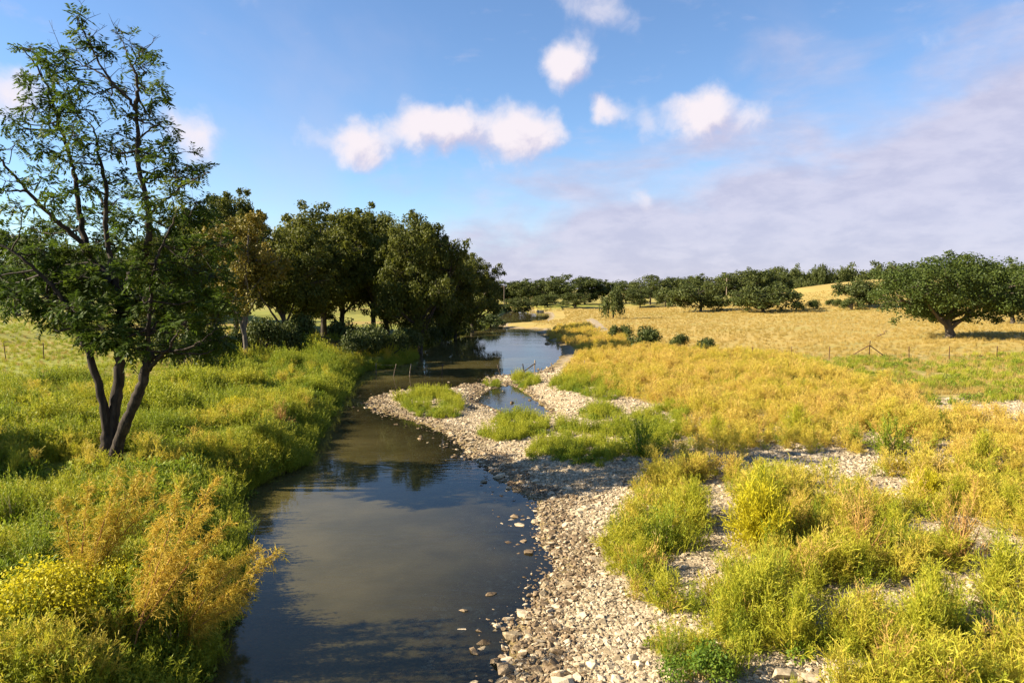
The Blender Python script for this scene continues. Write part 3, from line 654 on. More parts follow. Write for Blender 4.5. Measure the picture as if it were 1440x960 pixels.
def clump_grass(seed, mat, n=46, h=.34, lean=.55, w=.012, r=.10):
    rng = np.random.default_rng(seed); Q = Quads(); az = rng.uniform(0, 6.28, n); ti = np.abs(rng.normal(0, lean, n)).clip(0, 1.2)
    o = np.stack([np.cos(az), np.sin(az), 0 * az], 1); b0 = rng.normal(0, r, (n, 3)) * np.array([1, 1, 0]); L = h * rng.uniform(.5, 1.15, n)
    m_ = b0 + (o * np.sin(ti * .5)[:, None] + np.array([0, 0, 1]) * np.cos(ti * .5)[:, None]) * (L * .55)[:, None]
    e = m_ + (o * np.sin(ti * 1.3)[:, None] + np.array([0, 0, 1]) * np.cos(ti * 1.3)[:, None]) * (L * .5)[:, None]
    v = np.clip(rng.normal(.45, .2, n), 0, 1); st = rng.bit_generator.state
    side = np.cross(e - b0, unit(rng, n)); side /= np.linalg.norm(side, axis=1, keepdims=True)
    for a, b_, wa, wb in ((b0, m_, w, w * .8), (m_, e, w * .8, w * .15)):
        Q.add(np.stack([a - side * wa / 2, a + side * wa / 2, b_ + side * wb / 2, b_ - side * wb / 2], 1), v)
    return Q.mesh('grass_tuft', mat)

def scatter(name, pts, rz, sc, tint, meshes, parent=None, label=None, tilt=None, rngs=None):
    """uncountable ground cover: one object, its clumps instanced on points"""
    n = len(pts); me = bpy.data.meshes.new(name); me.vertices.add(n); me.vertices.foreach_set('co', np.asarray(pts, np.float32).ravel())
    rng = np.random.default_rng(n); tl = np.zeros((n, 2)) if tilt is None else rng.uniform(-tilt, tilt, (n, 2))
    rot = np.stack([tl[:, 0], tl[:, 1], rz], 1)
    at = me.attributes.new('rot', 'FLOAT_VECTOR', 'POINT'); at.data.foreach_set('vector', rot.astype(np.float32).ravel())
    scv = sc if np.ndim(sc) == 2 else np.repeat(np.asarray(sc)[:, None], 3, 1)
    at = me.attributes.new('scl', 'FLOAT_VECTOR', 'POINT'); at.data.foreach_set('vector', scv.astype(np.float32).ravel())
    at = me.attributes.new('tint', 'FLOAT', 'POINT'); at.data.foreach_set('value', np.asarray(tint, np.float32))
    at = me.attributes.new('vid', 'INT', 'POINT'); at.data.foreach_set('value', rng.integers(0, len(meshes), n).astype(np.int32))
    o = link(name, me, parent); tag(o, label, None, None, 'stuff')
    ng = bpy.data.node_groups.new(name + '_scatter', 'GeometryNodeTree')
    ng.interface.new_socket('Geometry', in_out='INPUT', socket_type='NodeSocketGeometry'); ng.interface.new_socket('Geometry', in_out='OUTPUT', socket_type='NodeSocketGeometry')
    a, b_ = ng.nodes.new('NodeGroupInput'), ng.nodes.new('NodeGroupOutput'); jn = ng.nodes.new('GeometryNodeJoinGeometry')
    for m in meshes:
        src = bpy.data.objects.new(name + '_shape', m)
        oi = ng.nodes.new('GeometryNodeObjectInfo'); oi.inputs['Object'].default_value = src; gi_ = ng.nodes.new('GeometryNodeGeometryToInstance')
        ng.links.new(oi.outputs['Geometry'], gi_.inputs[0]); ng.links.new(gi_.outputs[0], jn.inputs[0])
    ip = ng.nodes.new('GeometryNodeInstanceOnPoints'); ip.inputs['Pick Instance'].default_value = True
    def named(nm, typ):
        q = ng.nodes.new('GeometryNodeInputNamedAttribute'); q.data_type = typ; q.inputs['Name'].default_value = nm; return q.outputs['Attribute']
    ng.links.new(a.outputs[0], ip.inputs['Points']); ng.links.new(jn.outputs[0], ip.inputs['Instance']); ng.links.new(named('vid', 'INT'), ip.inputs['Instance Index'])
    ng.links.new(named('rot', 'FLOAT_VECTOR'), ip.inputs['Rotation']); ng.links.new(named('scl', 'FLOAT_VECTOR'), ip.inputs['Scale']); ng.links.new(ip.outputs[0], b_.inputs[0])
    md = o.modifiers.new('scatter', 'NODES'); md.node_group = ng
    return o
def pick(n, x0, x1, y0, y1, seed, fn, ypow=1.0):
    """random land points kept with probability fn; ypow > 1 packs them nearer the front"""
    rng = np.random.default_rng(seed); x = rng.uniform(x0, x1, n); y = y0 + (y1 - y0) * rng.random(n) ** ypow
    h, m = terrain(x, y); k = rng.random(n) < fn(x, y, h, m)
    x, y, h = x[k], y[k], height(x[k], y[k])
    return np.stack([x, y, h], 1), {q: (v[k] if isinstance(v, np.ndarray) else v) for q, v in m.items()}, rng
FEA = [clump_feather(200 + k, M['feather']) for k in range(4)]
WEED = [clump_weed(210 + k, M['weed_green']) for k in range(4)]
HERB = [clump_herb(220 + k, M['herb']) for k in range(3)]
GRS = [clump_grass(230 + k, M['drygrass']) for k in range(3)]
GGR = [clump_grass(240 + k, M['weed_green'], 60, .42, .5, .014, .12) for k in range(3)]
TAN = [clump_feather(250 + k, M['tan'], 10, .6, .6, 9, .010) for k in range(2)]
frame = lambda x, y: (np.abs(x) < .76 * y + 3)

# left bank: tall yellow-green weeds, thinning into grazed pasture
lf = lambda x, y, h, m: (m['left'] & frame(x, y) & (m['dl'] > .05)) * sstep(24, 13, m['dl'] + 9 * (m['n1'] - .5)) * np.where(y > 42, sstep(11, 6, m['dl'] + 4 * (m['n2'] - .5)), 1)
p, m, rng = pick(26000, -48, 0, 10.5, 75, 301, lf, 1.5); n = len(p)
tint = np.clip(.36 + 1.5 * (fbm(p[:, 0], p[:, 1], .42, 41) - .5) + .10 * rng.normal(size=n), 0, 1)
scatter('bank_weeds', p, rng.uniform(0, 6.28, n), rng.uniform(.6, 1.2, n) * (.22 + 3.6 * np.clip(fbm(p[:, 0], p[:, 1], .42, 77) - .26, 0, 1) ** 1.25) * (1 - .6 * np.exp(-((p[:, 0] - HB[0]) ** 2 + (p[:, 1] - HB[1] + 1.5) ** 2) / 5)), tint, WEED, None, 'tall yellow-green weeds covering the left bank', .2)
sel = rng.random(n) < .22; q = p[sel] + np.append(rng.normal(0, .2, (sel.sum(), 2)), np.zeros((sel.sum(), 1)), 1); q[:, 2] = height(q[:, 0], q[:, 1]); k = len(q)
scatter('bank_herbs', q, rng.uniform(0, 6.28, k), rng.uniform(.8, 1.7, k), np.clip(.1 + .8 * fbm(q[:, 0], q[:, 1], .5, 55), 0, 1), HERB, None, 'low leafy herbs among the left bank weeds', .2)
sel = rng.random(n) < .16; q = p[sel]; q = q[fbm(q[:, 0], q[:, 1], .25, 66) > .50]; k = len(q)
scatter('bank_feathery_weeds', q, rng.uniform(0, 6.28, k), rng.uniform(.7, 1.2, k), rng.uniform(.0, .7, k), FEA, None, 'feathery golden weeds scattered over the left bank', .2)
rng = np.random.default_rng(309); seg = left_l[2:]; sl = np.linalg.norm(np.diff(seg, axis=0), axis=1); cum_ = np.append(0, np.cumsum(sl)); t = rng.random(2600) ** 1.6 * cum_[-1] * .62
ex = np.interp(t, cum_, seg[:, 0]) + rng.normal(-.12, .22, 2600); ey = np.interp(t, cum_, seg[:, 1]) + rng.normal(0, .15, 2600); n = len(ex)
q = np.stack([ex, ey, np.maximum(height(ex, ey), .0)], 1)
scatter('water_edge_weeds', q, rng.uniform(0, 6.28, n), rng.uniform(.5, 1.0, n), np.clip(.55 * fbm(ex, ey, .4, 13), 0, 1), WEED + GGR, None, 'green weeds hanging over the left water edge', .45)
pf = lambda x, y, h, m: (m['left'] & frame(x, y)) * sstep(6, 14, m['dl']) * sstep(120, 60, y) * .9
p, m, rng = pick(24000, -90, -6, 20, 120, 302, pf, 1.3); n = len(p)
scatter('left_pasture_grass', p, rng.uniform(0, 6.28, n), rng.uniform(.4, .9, n), np.clip(-.05 + .75 * fbm(p[:, 0], p[:, 1], .12, 43), 0, 1), GRS + GGR + GGR, None, 'grazed tan and green grass of the left pasture', .2)

# right side: feathery golden weeds, greener towards the front
rf = lambda x, y, h, m: ((~m['left']) & (~m['inw']) & frame(x, y) & (m['weed'] | inside(WEED_FAR, x, y))) * np.clip(1 - .97 * m['clear'], 0, 1) * np.clip(.74 + np.where(y < 30, 4.4, 3.0) * (fbm(x, y, .5, 81) - .47), .05, 1)
p, m, rng = pick(26000, 0, 52, 10.5, 120, 303, rf, 1.6); n = len(p)
near = sstep(30, 16, p[:, 1]); nz = fbm(p[:, 0], p[:, 1], .4, 45)
tint = np.clip(.75 - .5 * near + 1.1 * (nz - .5) + .1 * rng.normal(size=n), 0, 1); kind = rng.random(n)
isg = kind < .12 + .42 * near
k = ~isg; kn = k.sum()
scatter('feathery_weeds', p[k], rng.uniform(0, 6.28, kn), rng.uniform(.55, 1.2, kn) * (.55 + .9 * fbm(p[k][:, 0], p[k][:, 1], .6, 29)), tint[k], FEA, None, 'feathery golden weeds covering the right gravel flat', .25)
k = isg; kn = k.sum()
scatter('green_weeds', p[k], rng.uniform(0, 6.28, kn), rng.uniform(.45, 1.0, kn), np.clip(.1 + .7 * nz[k], 0, 1), WEED + WEED + HERB + GGR, None, 'green leafy weeds on the right gravel flat', .2)
k = rng.random(n) < .09; kn = k.sum()
scatter('dry_weeds', p[k] , rng.uniform(0, 6.28, kn), rng.uniform(.7, 1.3, kn), rng.uniform(0, 1, kn), TAN, None, 'brown dry weeds among the golden ones', .25)
STK = [clump_feather(260 + k, M['tan'], 4, 1.35, .32, 8, .011) for k in range(3)]
k = rng.random(n) < .03; kn = k.sum()
scatter('dry_stalks', p[k], rng.uniform(0, 6.28, kn), rng.uniform(.6, 1.15, kn), rng.uniform(.2, 1, kn), STK, None, 'tall pale dry stalks sticking out of the golden weeds', .3)
# green patches on the gravel bar and the spit
PATCH = [poly(q, .25) for q in ([(556,562),(590,551),(635,553),(655,572),(640,585),(590,583)], [(668,604),(700,590),(745,588),(775,600),(765,616),(705,620)],
         [(735,640),(790,600),(830,612),(880,598),(960,580),(975,640),(900,655),(800,660)], [(770,548),(800,525),(850,530),(900,560),(850,575)], [(720,530),(745,525),(760,540),(735,545)], [(670,537),(700,533),(705,540),(680,543)],
         [(930,900),(1010,890),(1090,930),(1060,965),(960,960)], [(850,770),(960,750),(990,775),(900,800)], [(800,590),(850,580),(880,590),(840,600)])]
def gf_(x, y, h, m):
    w = np.zeros(x.shape)
    for pg in PATCH: w = np.maximum(w, inside(pg, x, y) * 1.0)
    return w * (h > .0) * np.clip(.35 + 2.4 * (fbm(x, y, .9, 91) - .4), 0, 1)
p, m, rng = pick(26000, -14, 10, 10.5, 62, 304, gf_); n = len(p)
scatter('gravel_bar_herbs', p, rng.uniform(0, 6.28, n), rng.uniform(.45, 1.0, n) * (.7 + .5 * fbm(p[:, 0], p[:, 1], .6, 17)), np.clip(.05 + .8 * fbm(p[:, 0], p[:, 1], .5, 19), 0, 1), WEED + HERB + GGR, None, 'green herbs and grass growing on the gravel bar', .2)
# rough strip along the field fence and the golden pasture
p, m, rng = pick(9000, 12, 60, 36, 62, 305, lambda x, y, h, m: inside(RGH, x, y) * frame(x, y) * np.clip(2.4 * (fbm(x, y, .35, 97) - .33), 0.05, 1)); n = len(p)
scatter('rough_grass', p, rng.uniform(0, 6.28, n), rng.uniform(.6, 1.3, n), np.clip(.9 * fbm(p[:, 0], p[:, 1], .3, 99), 0, 1), GGR + HERB + GRS, None, 'rough green and tan tufts along the field fence', .2)
p, m, rng = pick(42000, 4, 170, 40, 210, 306, lambda x, y, h, m: ((~m['left']) & (~m['weed']) & (~m['inw']) & (m['dr'] > 4) & frame(x, y) & (m['gravel'] < .5)) * .9, 1.5); n = len(p)
scatter('golden_grass', p, rng.uniform(0, 6.28, n), rng.uniform(.6, 1.15, n), np.clip(.25 + .9 * (fbm(p[:, 0], p[:, 1], .09, 47) - .2), 0, 1), GRS, None, 'short golden dry grass of the right pasture', .2)

# ------------------------------------------------------------------ stones
import bmesh
def stone_mesh(seed, mat, npt=15):
    rng = np.random.default_rng(seed); bm = bmesh.new(); d = unit(rng, npt) * rng.uniform(.75, 1.1, (npt, 1)) * np.array([1, rng.uniform(.6, .9), rng.uniform(.38, .6)])
    for q in d: bm.verts.new(q)
    bmesh.ops.convex_hull(bm, input=bm.verts[:]); bmesh.ops.delete(bm, geom=[v for v in bm.verts if not v.link_faces], context='VERTS')
    me = bpy.data.meshes.new('stone'); bm.to_mesh(me); bm.free(); me.materials.append(mat); return me
ST = [stone_mesh(400 + k, M['stone']) for k in range(7)]; STW = [stone_mesh(420 + k, M['stone_wet']) for k in range(4)]
# the largest stones are pieces of their own
p, m, rng = pick(60000, -14, 12, 11, 34, 310, lambda x, y, h, m: ((m['gravel'] > .6) & (~m['left']) & (h > -.10) & (h < .6) & frame(x, y)) * np.where(m['dr'] < 2.0, 1, .35) * .12, 1.6)
p = p[:285]
for k, q in enumerate(p):
    s = float(np.clip(rng.lognormal(-2.25, .42), .06, .30)); wet = q[2] < .03
    o = link('stone', (STW if wet and rng.random() < .6 else ST)[int(rng.integers(4))], gravel_bar); o.location = (q[0], q[1], q[2] + s * .12)
    o.rotation_euler = (rng.uniform(-.25, .25), rng.uniform(-.25, .25), rng.uniform(0, 6.28)); o.scale = (s, s, s)
def gw(x, y, h, m): return ((m['gravel'] > .55) & (~m['left']) & (h > -.13) & frame(x, y)) * np.where(m['weed'] & (m['clear'] < .5), .3, 1.0) * np.where(h < .0, .45, 1) * np.where(y > 30, .5, 1)
p, m, rng = pick(520000, -14, 34, 10.5, 62, 311, gw, 1.7); n = len(p); p[:, 2] += .005
wetm = p[:, 2] < .07 + .10 * fbm(p[:, 0], p[:, 1], .8, 63); s = np.clip(rng.lognormal(-3.35, .48, n), .016, .16) * (1 + .012 * p[:, 1])
scatter('gravel', p[~wetm], rng.uniform(0, 6.28, (~wetm).sum()), s[~wetm], np.zeros((~wetm).sum()), ST, gravel_bar, None, .4)
scatter('damp_gravel', p[wetm], rng.uniform(0, 6.28, wetm.sum()), s[wetm] * 1.15, np.zeros(wetm.sum()), STW + ST[:2], gravel_bar, None, .4)

# ------------------------------------------------------------------ bushes and single plants
M['orange_feather'] = foliage('orange_feather', [(.40, .33, .03), (.54, .37, .045), (.52, .27, .06)], .35)
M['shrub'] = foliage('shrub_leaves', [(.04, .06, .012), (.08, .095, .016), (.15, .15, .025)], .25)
def stems_mesh(seed, n, h, spread, r, mat):
    rng = np.random.default_rng(seed); T = Tubes()
    for k in range(n):
        az = rng.uniform(0, 6.28); t = abs(rng.normal(0, spread)); e = np.array([math.sin(t) * math.cos(az), math.sin(t) * math.sin(az), math.cos(t)]) * h * rng.uniform(.5, .85)
        T.tube(np.array([[0, 0, -.05], e * .5 + rng.normal(size=3) * .03, e]), [r, r * .7, r * .3], 5)
    return T.mesh('stem', mat)
def leafy_bush(seed, mat, n=2600, leaf=.085, nb=9):
    rng = np.random.default_rng(seed); Q = Quads()
    for k in range(nb):
        d = unit(rng, 1)[0]; c = np.array([d[0] * .55, d[1] * .55, .32 + .35 * abs(d[2])]); blob_leaves(Q, rng, c, rng.uniform(.26, .42), n // nb, leaf, .85, .6, rng.normal(0, .1))
    return Q.mesh('foliage', mat)
BUSH = dict(
    feather=[(clump_feather(500 + k, M['feather'], 55, 1.0, .75, 16, .012), stems_mesh(500 + k, 12, .9, .6, .012, M['stem_straw'])) for k in range(3)],
    yellow=[(clump_feather(510, M['yellow_leaf'], 80, .95, .75, 18, .014), stems_mesh(511, 12, .8, .6, .012, M['stem_straw']))],
    weed=[(clump_weed(520 + k, M['weed_green'], 60, 1.0, .6, 26, .09, .02), stems_mesh(520 + k, 10, .8, .5, .01, M['stem_straw'])) for k in range(2)],
    dark=[(leafy_bush(530 + k, M['shrub']), stems_mesh(530 + k, 9, .8, .7, .025, M['bark_far'])) for k in range(3)],
    herb=[(leafy_bush(540, M['herb'], 2400, .075), stems_mesh(540, 9, .7, .7, .012, M['stem_straw']))],
    gold=[(leafy_bush(545, M['yellow_leaf'], 6500, .045, 14), stems_mesh(545, 9, .7, .7, .015, M['stem_red']))],
    tan=[(clump_feather(550, M['tan'], 16, 1.0, .7, 13, .010), stems_mesh(551, 12, .95, .6, .012, M['stem_red']))])
rngB = np.random.default_rng(77)
def bush(name, kind, px, py, wpx, hpx, label, group=None, cat='bush', k=0):
    g_ = ground_at(px, py); d = g_[1]; w, h = wpx / F * d / 2, hpx / F * d
    o = empty(name, g_, rngB.uniform(0, 6.28)); o.scale = (w / .8, w / .8, h / .95)
    f, s = BUSH[kind][k % len(BUSH[kind])]; link('foliage', f, o); link('stem', s, o)
    return tag(o, label, cat, group)
bush('shrub', 'dark', 902, 489, 52, 34, 'dark green shrub where golden weeds meet the pasture, widest of its row')
bush('shrub', 'dark', 872, 478, 34, 26, 'dark green shrub beside the far pale gravel path', k=1)
bush('shrub', 'dark', 957, 492, 34, 24, 'olive shrub at the pasture edge, next to the widest dark shrub', k=2)
bush('shrub', 'dark', 991, 496, 30, 26, 'olive shrub at the pasture edge, end of its row', k=1)
for k, (px, py, w) in enumerate([(1148,434,26),(1172,431,24),(1120,436,24),(1198,436,34),(1168,420,16),(1152,412,10),(1285,440,30)]):
    bush('shrub', 'dark', px, py, w, w * .55, 'small olive shrub on the slope of the golden hill', 'shrubs on the golden hill', k=k)
bush('small_tree', 'dark', 862, 448, 34, 50, 'upright bushy young tree standing alone at the far end of the weeds', cat='tree')
bush('yellow_bush', 'yellow', 1066, 772, 118, 98, 'bright yellow rounded bush standing out of the green weeds')
bush('yellow_bush', 'yellow', 1300, 706, 62, 46, 'small bright yellow bush beside a gravel clearing')
bush('green_bush', 'weed', 930, 775, 120, 70, 'dense dark green bush at the edge of the gravel bar')
bush('green_bush', 'weed', 1250, 640, 120, 55, 'wide yellow-green bush at the edge of a gravel clearing', k=1)
bush('green_bush', 'weed', 900, 640, 90, 58, 'tall green bush where the gravel bar meets golden weeds', k=1)
bush('green_bush', 'herb', 985, 960, 110, 60, 'low dark green leafy bush on the gravel near the stones')
bush('green_bush', 'weed', 868, 760, 70, 50, 'small green bush next to the dense dark green one on the gravel', k=1)
bush('red_stemmed_weed', 'tan', 1352, 795, 110, 110, 'tall reddish dry weed over a gravel clearing')
bush('red_stemmed_weed', 'tan', 1215, 790, 100, 105, 'tall reddish dry weed among green weeds beside the yellow bush')
bush('red_bush', 'tan', 395, 600, 50, 34, 'rust-brown bush at the edge of the left bank above the water')
bush('green_bush', 'weed', 60, 545, 70, 28, 'rounded bright green weed clump at the edge of the left pasture')
bush('shrub', 'dark', 268, 525, 70, 60, 'dark leafy sapling beside the slim yellowing tree')
bush('shrub', 'dark', 510, 508, 62, 46, 'dark sapling on the left bank near the water fence', k=1)
bush('shrub', 'dark', 690, 462, 44, 22, 'low dark shrub at the foot of the last rounded tree on the left bank', k=2)
bush('yellow_leaved_bush', 'gold', 60, 890, 190, 110, 'yellow leafy bush on the near left bank')
bush('yellow_leaved_bush', 'gold', 175, 850, 110, 80, 'smaller yellow leafy bush below the leaning feathery plants')
bush('yellow_leaved_bush', 'gold', 330, 585, 60, 30, 'yellow leafy bush among weeds on the middle left bank')
FGp = 'feathery weeds rising above the right flat'
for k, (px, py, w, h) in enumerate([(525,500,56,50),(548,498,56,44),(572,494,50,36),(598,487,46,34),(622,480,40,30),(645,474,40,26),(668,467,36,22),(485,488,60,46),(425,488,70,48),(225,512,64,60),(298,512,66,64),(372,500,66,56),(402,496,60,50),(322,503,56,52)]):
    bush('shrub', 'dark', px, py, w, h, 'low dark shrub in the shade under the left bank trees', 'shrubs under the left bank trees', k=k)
for k in range(46):
    px, py = rngB.uniform(850, 1430), 560 + 380 * rngB.random() ** 1.1
    g_ = ground_at(px, py); hh, mm = terrain(g_[:1], g_[1:2])
    if not mm['weed'][0] or mm['clear'][0] > .3: continue
    s = rngB.uniform(.8, 1.35) * F / g_[1]; kd = 'feather' if rngB.random() < .7 else 'weed'
    if kd == 'feather': bush('feathery_bush', 'feather', px, py, s * 1.25, s * .95, 'feathery golden bush rising above the weeds of the right flat', FGp, k=k)
    else: bush('weed_bush', 'weed', px, py, s * 1.0, s * .8, 'leafy green weed bush rising above the right flat', 'leafy weed bushes on the right flat', k=k)
for k in range(64):
    px, py = rngB.uniform(10, 470), rngB.uniform(525, 950)
    g_ = ground_at(px, py); hh, mm = terrain(g_[:1], g_[1:2])
    if not mm['left'][0]: continue
    s = rngB.uniform(.9, 1.5) * F / g_[1]
    if abs(g_[0] - HB[0]) < 2.2 and abs(g_[1] - HB[1] + 1.5) < 3: continue
    bush('weed_bush', 'weed', px, py, s * 1.3, s * rngB.uniform(.7, 1.0), 'yellow-green weed bush rising above the left bank', 'weed bushes on the left bank', k=k)

def arching_plant(px, py, tips, label, seed):
    """long leaning stems, each with a fringe of fine twigs"""
    rng = np.random.default_rng(seed); g_ = ground_at(px, py, 1.0); o = empty('feathery_plant', g_); Q = Quads()
    for (tx, ty, dy) in tips:
        d = pix_dir(tx, ty); t = (g_[1] + dy) / d.y; e = np.array([d.x * t, d.y * t, CAM_H + d.z * t]) - g_
        a = rng.normal(0, .08, 3) * np.array([1, 1, 0]); c = curve_pts([a, a + e * .35 + np.array([0, 0, .12]), a + e * .7 + np.array([0, 0, .12]), e], 8, .008, rng); T = Tubes(); T.tube(c, np.linspace(.016, .004, len(c)), 5)
        link('stem', T.mesh('stem', M['stem_red']), o)
        n = 150; i = rng.integers(int(len(c) * .22), len(c), n); p = c[i]; ax = e / np.linalg.norm(e)
        dd = ax * .6 + unit(rng, n) * .8 + np.array([0, 0, .1]); ll = rng.uniform(.2, .55, n) * (1.15 - i / len(c) * .75); q = p + dd / np.linalg.norm(dd, axis=1, keepdims=True) * ll[:, None] - np.array([0, 0, 1]) * (.15 * ll)[:, None]
        v = np.clip(rng.normal(.5, .25, n), 0, 1); Q.strips(p, q, np.full(n, .008), np.full(n, .004), v, rng)
        j = np.repeat(np.arange(n), 9); t2 = rng.uniform(.15, 1, len(j))[:, None]; p2 = p[j] + (q - p)[j] * t2; d2 = (q - p)[j] / ll[j][:, None] * .5 + unit(rng, len(j)) * .7 + np.array([0, 0, -.25])
        Q.strips(p2, p2 + d2 * rng.uniform(.06, .13, len(j))[:, None], np.full(len(j), .010), np.full(len(j), .006), np.clip(v[j] + rng.normal(0, .15, len(j)), 0, 1), rng)
    link('foliage', Q.mesh('foliage', M['orange_feather']), o)
    return tag(o, label, 'plant')
arching_plant(240, 915, [(388,775,.3),(362,768,-.3),(330,790,.5),(352,826,0),(300,790,.3),(340,850,-.3)], 'orange feathery plant with long stems leaning out over the water', 1)
arching_plant(180, 905, [(302,678,.2),(290,720,.6),(250,690,-.3),(320,735,0),(225,730,.4),(280,770,.2)], 'tall orange feathery plant with reddish stems on the near left bank', 2)
arching_plant(110, 850, [(168,658,.3),(125,680,.6),(198,668,0),(85,700,.4),(230,700,.5),(150,720,.2),(215,665,.7)], 'orange feathery plant standing behind the yellow leafy bush', 3)

# ------------------------------------------------------------------ rocks that stand in the water
for px, py, s, lb in [(752,733,.16,'pale rock at the water line of the gravel bar, set apart from the others'),(715,685,.13,'small rock in the shallows below the gravel spit'),(735,862,.24,'flat pale rock in shallow water off the gravel bar'),
        (722,893,.26,'rounded rock in the shallows between two flat pale rocks'),(714,940,.30,'largest brown flat rock at the water line'),(697,930,.2,'dark rock awash beside the largest brown flat rock'),(768,822,.18,'whitish block at the edge of the shallows'),
        (770,483,.5,'pale rock in the far pool off the right shore'),(663,464,.7,'white rock at the foot of the left bank near the bend'),(720,566,.2,'brown rock inside the small side pool')]:
    q = P(px, py, .03); o = link('rock', (STW if 'dark' in lb or 'brown' in lb else ST)[int(rngB.integers(4))])
    o.location = (q[0], q[1], .02); o.scale = (s, s, s * 1.1); o.rotation_euler = (0, 0, rngB.uniform(0, 6.28)); tag(o, lb, 'rock')

# ------------------------------------------------------------------ fences
def post_mesh(h, r, mat, seed):
    rng = np.random.default_rng(seed); T = Tubes(); z = np.linspace(-.3, h, 6); T.tube(np.stack([rng.normal(0, r * .2, 6), rng.normal(0, r * .2, 6), z], 1), r * rng.uniform(.85, 1.1, 6), 7); return T.mesh('post', mat)
def fence(name, label, posts, wires, mat, r=.05):
    """posts: (x, y, z, height, lean_x, lean_y)"""
    b0 = np.array(posts[0][:3]); root = empty(name, b0); tops = []
    for k, (x, y, z, h, lx, ly) in enumerate(posts):
        o = link('post', post_mesh(h, r, mat, k), root); o.location = np.array([x, y, z]) - b0; o.rotation_euler = (-ly, lx, 0)
        tops.append((np.array([x, y, z]) - b0, np.array([math.sin(lx), math.sin(ly), 1.0]) * h))
    for f in wires:
        T = Tubes()
        for (a, u), (b_, v) in zip(tops[:-1], tops[1:]):
            p0, p1 = a + u * f, b_ + v * f; T.tube(np.array([p0, (p0 + p1) / 2 - np.array([0, 0, .05]), p1]), [.004] * 3, 4)
        link('wire', T.mesh('wire', M['wire']), root)
    return tag(root, label, 'fence'), b0
def px_post(px, base, top, z, lx=0.0, ly=0.0):
    q = P(px, base, z); return (q[0], q[1], z, max(.5, (base - top) / F * q[1]), lx, ly)
fence('water_fence', 'line of thin leaning pale posts standing in the river', [px_post(x, b_, t_, -.1, l) for x, b_, t_, l in [(529,529,510,.0),(553,531,511,.22),(576,531,511,.1),(598,530,514,.03),(621,529,511,.1)]], (.5, .9), M['post'], .035)
pp = [px_post(x, b_, t_, z, l) for x, b_, t_, z, l in [(704,528,512,.0,-.28),(737,522,511,.1,-.2),(752,524,506,.12,0),(777,522,510,.2,-.15),(800,519,508,.3,.05),(822,517,507,.4,0)]]
rt, b0 = fence('braced_fence', 'short dark fence on the gravel bank with one braced post', pp, (.45, .85), M['post'], .05)
T = Tubes(); a = np.array(pp[2][:3]) + np.array([0, 0, .75]) - b0; e = np.append(P(727, 529, .1), .1) - b0; T.tube(np.array([a, (a + e) / 2, e]), [.05, .05, .05], 6); link('brace', T.mesh('brace', M['post']), rt)
fp = []
for px in (1058, 1113, 1166, 1222, 1278, 1335, 1402, 1470, 1540):
    g_ = ground_at(px, 506 if px != 1222 else 504, 1.1); fp.append((g_[0], g_[1], g_[2], 1.55 if px == 1222 else 1.15, rngB.normal(0, .03), 0))
rt, b0 = fence('field_fence', 'thin wire fence along the golden pasture with a braced corner post', fp, (.35, .65, .92), M['rust'], .035)
cp = np.array(fp[3][:3]) - b0
for dx in (-1.7, 1.5):
    T = Tubes(); a = cp + np.array([0, 0, 1.15]); e = cp + np.array([dx, .1, .12]); T.tube(np.array([a, (a + e) / 2, e]), [.04] * 3, 6); link('brace', T.mesh('brace', M['rust']), rt)
fp = []
for px in (-60, 8, 62, 137, 205, 260): 
    g_ = ground_at(px, 505, 1.4); fp.append((g_[0], g_[1], g_[2], 1.25, rngB.normal(0, .04), 0))
fence('pasture_fence', 'sparse thin post fence crossing the left pasture behind the many-stemmed tree', fp, (.4, .7, .95), M['rust'], .035)

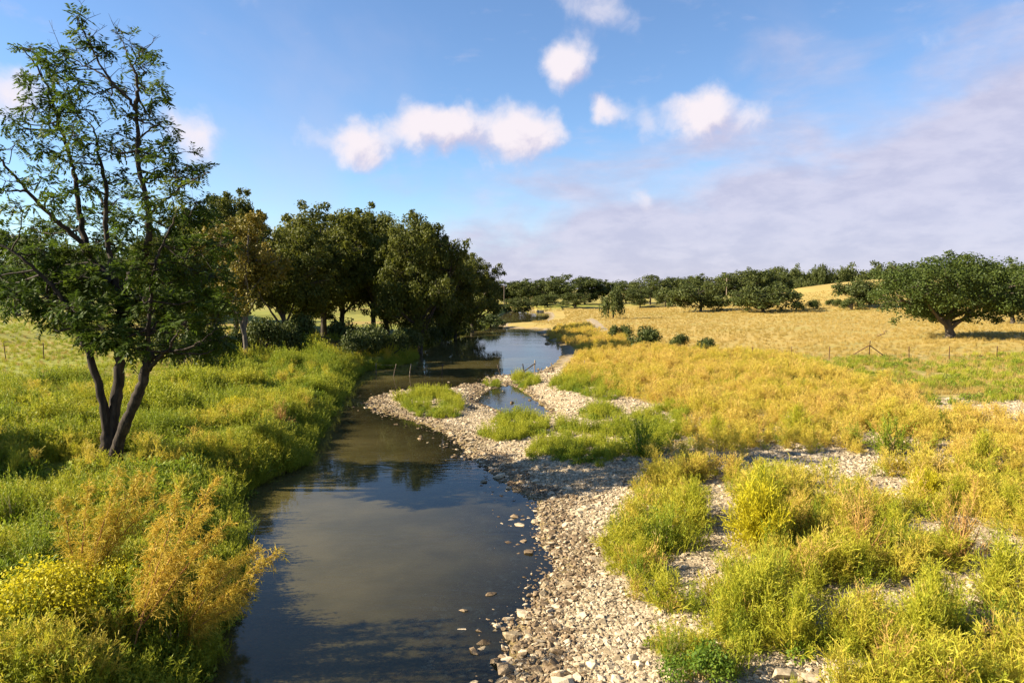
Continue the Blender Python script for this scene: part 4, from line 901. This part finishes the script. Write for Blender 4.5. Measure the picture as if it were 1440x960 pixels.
# ------------------------------------------------------------------ brush pile, dead branch, utility poles
g_ = ground_at(462, 492, 1.3); pile = empty('brush_pile', g_); tag(pile, 'heap of dead reddish-brown branches under the tall broad tree', 'brush pile')
BR = []
for k in range(4):
    rng = np.random.default_rng(700 + k); T = Tubes(); c = curve_pts([[-1.4, 0, 0], [-.4, .15, .1], [.5, -.1, .05], [1.4, .1, .15]], 4, .04, rng); T.tube(c, np.linspace(.09, .02, len(c)), 5)
    for q in range(6): s = c[rng.integers(4, len(c))]; T.tube(np.array([s, s + unit(rng, 1)[0] * .6]), [.03, .008], 4)
    BR.append(T.mesh('branch', M['deadwood']))
for k in range(46):
    o = link('branch', BR[k % 4], pile); r_ = rngB.random() ** .6; az = rngB.uniform(0, 6.28)
    o.location = (math.cos(az) * r_ * 1.7, math.sin(az) * r_ * 1.0, .1 + 1.4 * (1 - r_) * rngB.random()); o.rotation_euler = (rngB.uniform(-.5, .5), rngB.uniform(-.5, .5), rngB.uniform(0, 6.28)); s = rngB.uniform(.5, .9); o.scale = (s, s, s)
g_ = ground_at(1238, 474, 1.4); o = link('dead_branch', BR[1]); o.location = g_ + np.array([0, 0, .15]); o.rotation_euler = (.2, -.35, .6); tag(o, 'bleached dead branch lying in the golden pasture near the big oak', 'branch')
q = P(668, 567, .05); o = link('dead_branch', BR[2]); o.location = (q[0], q[1], .1); o.scale = (.35, .35, .35); o.rotation_euler = (0, -.4, .7); tag(o, 'dark snag lying at the edge of the small side pool', 'branch')
poles = []
for px, d, top in ((1021, 215, 391), (709, 215, 401)):
    g_ = at_dist(px, d); h = ztop(top, d) - g_[2]; T = Tubes(); T.tube([[0, 0, -.5], [0, 0, h * .5], [0, 0, h]], [.16, .14, .11], 8)
    o = empty('utility_pole', g_); link('shaft', T.mesh('shaft', M['post']), o); T = Tubes(); T.tube([[-1.1, 0, h - .5], [0, 0, h - .5], [1.1, 0, h - .5]], [.07] * 3, 5); link('crossarm', T.mesh('crossarm', M['post']), o)
    poles.append(o)
for o, lb in zip(poles, ('wooden utility pole with crossarm among the oaks at the hill foot', 'wooden utility pole with crossarm above the far river bend', 'wooden utility pole with crossarm on the hillside')): tag(o, lb, 'utility pole')
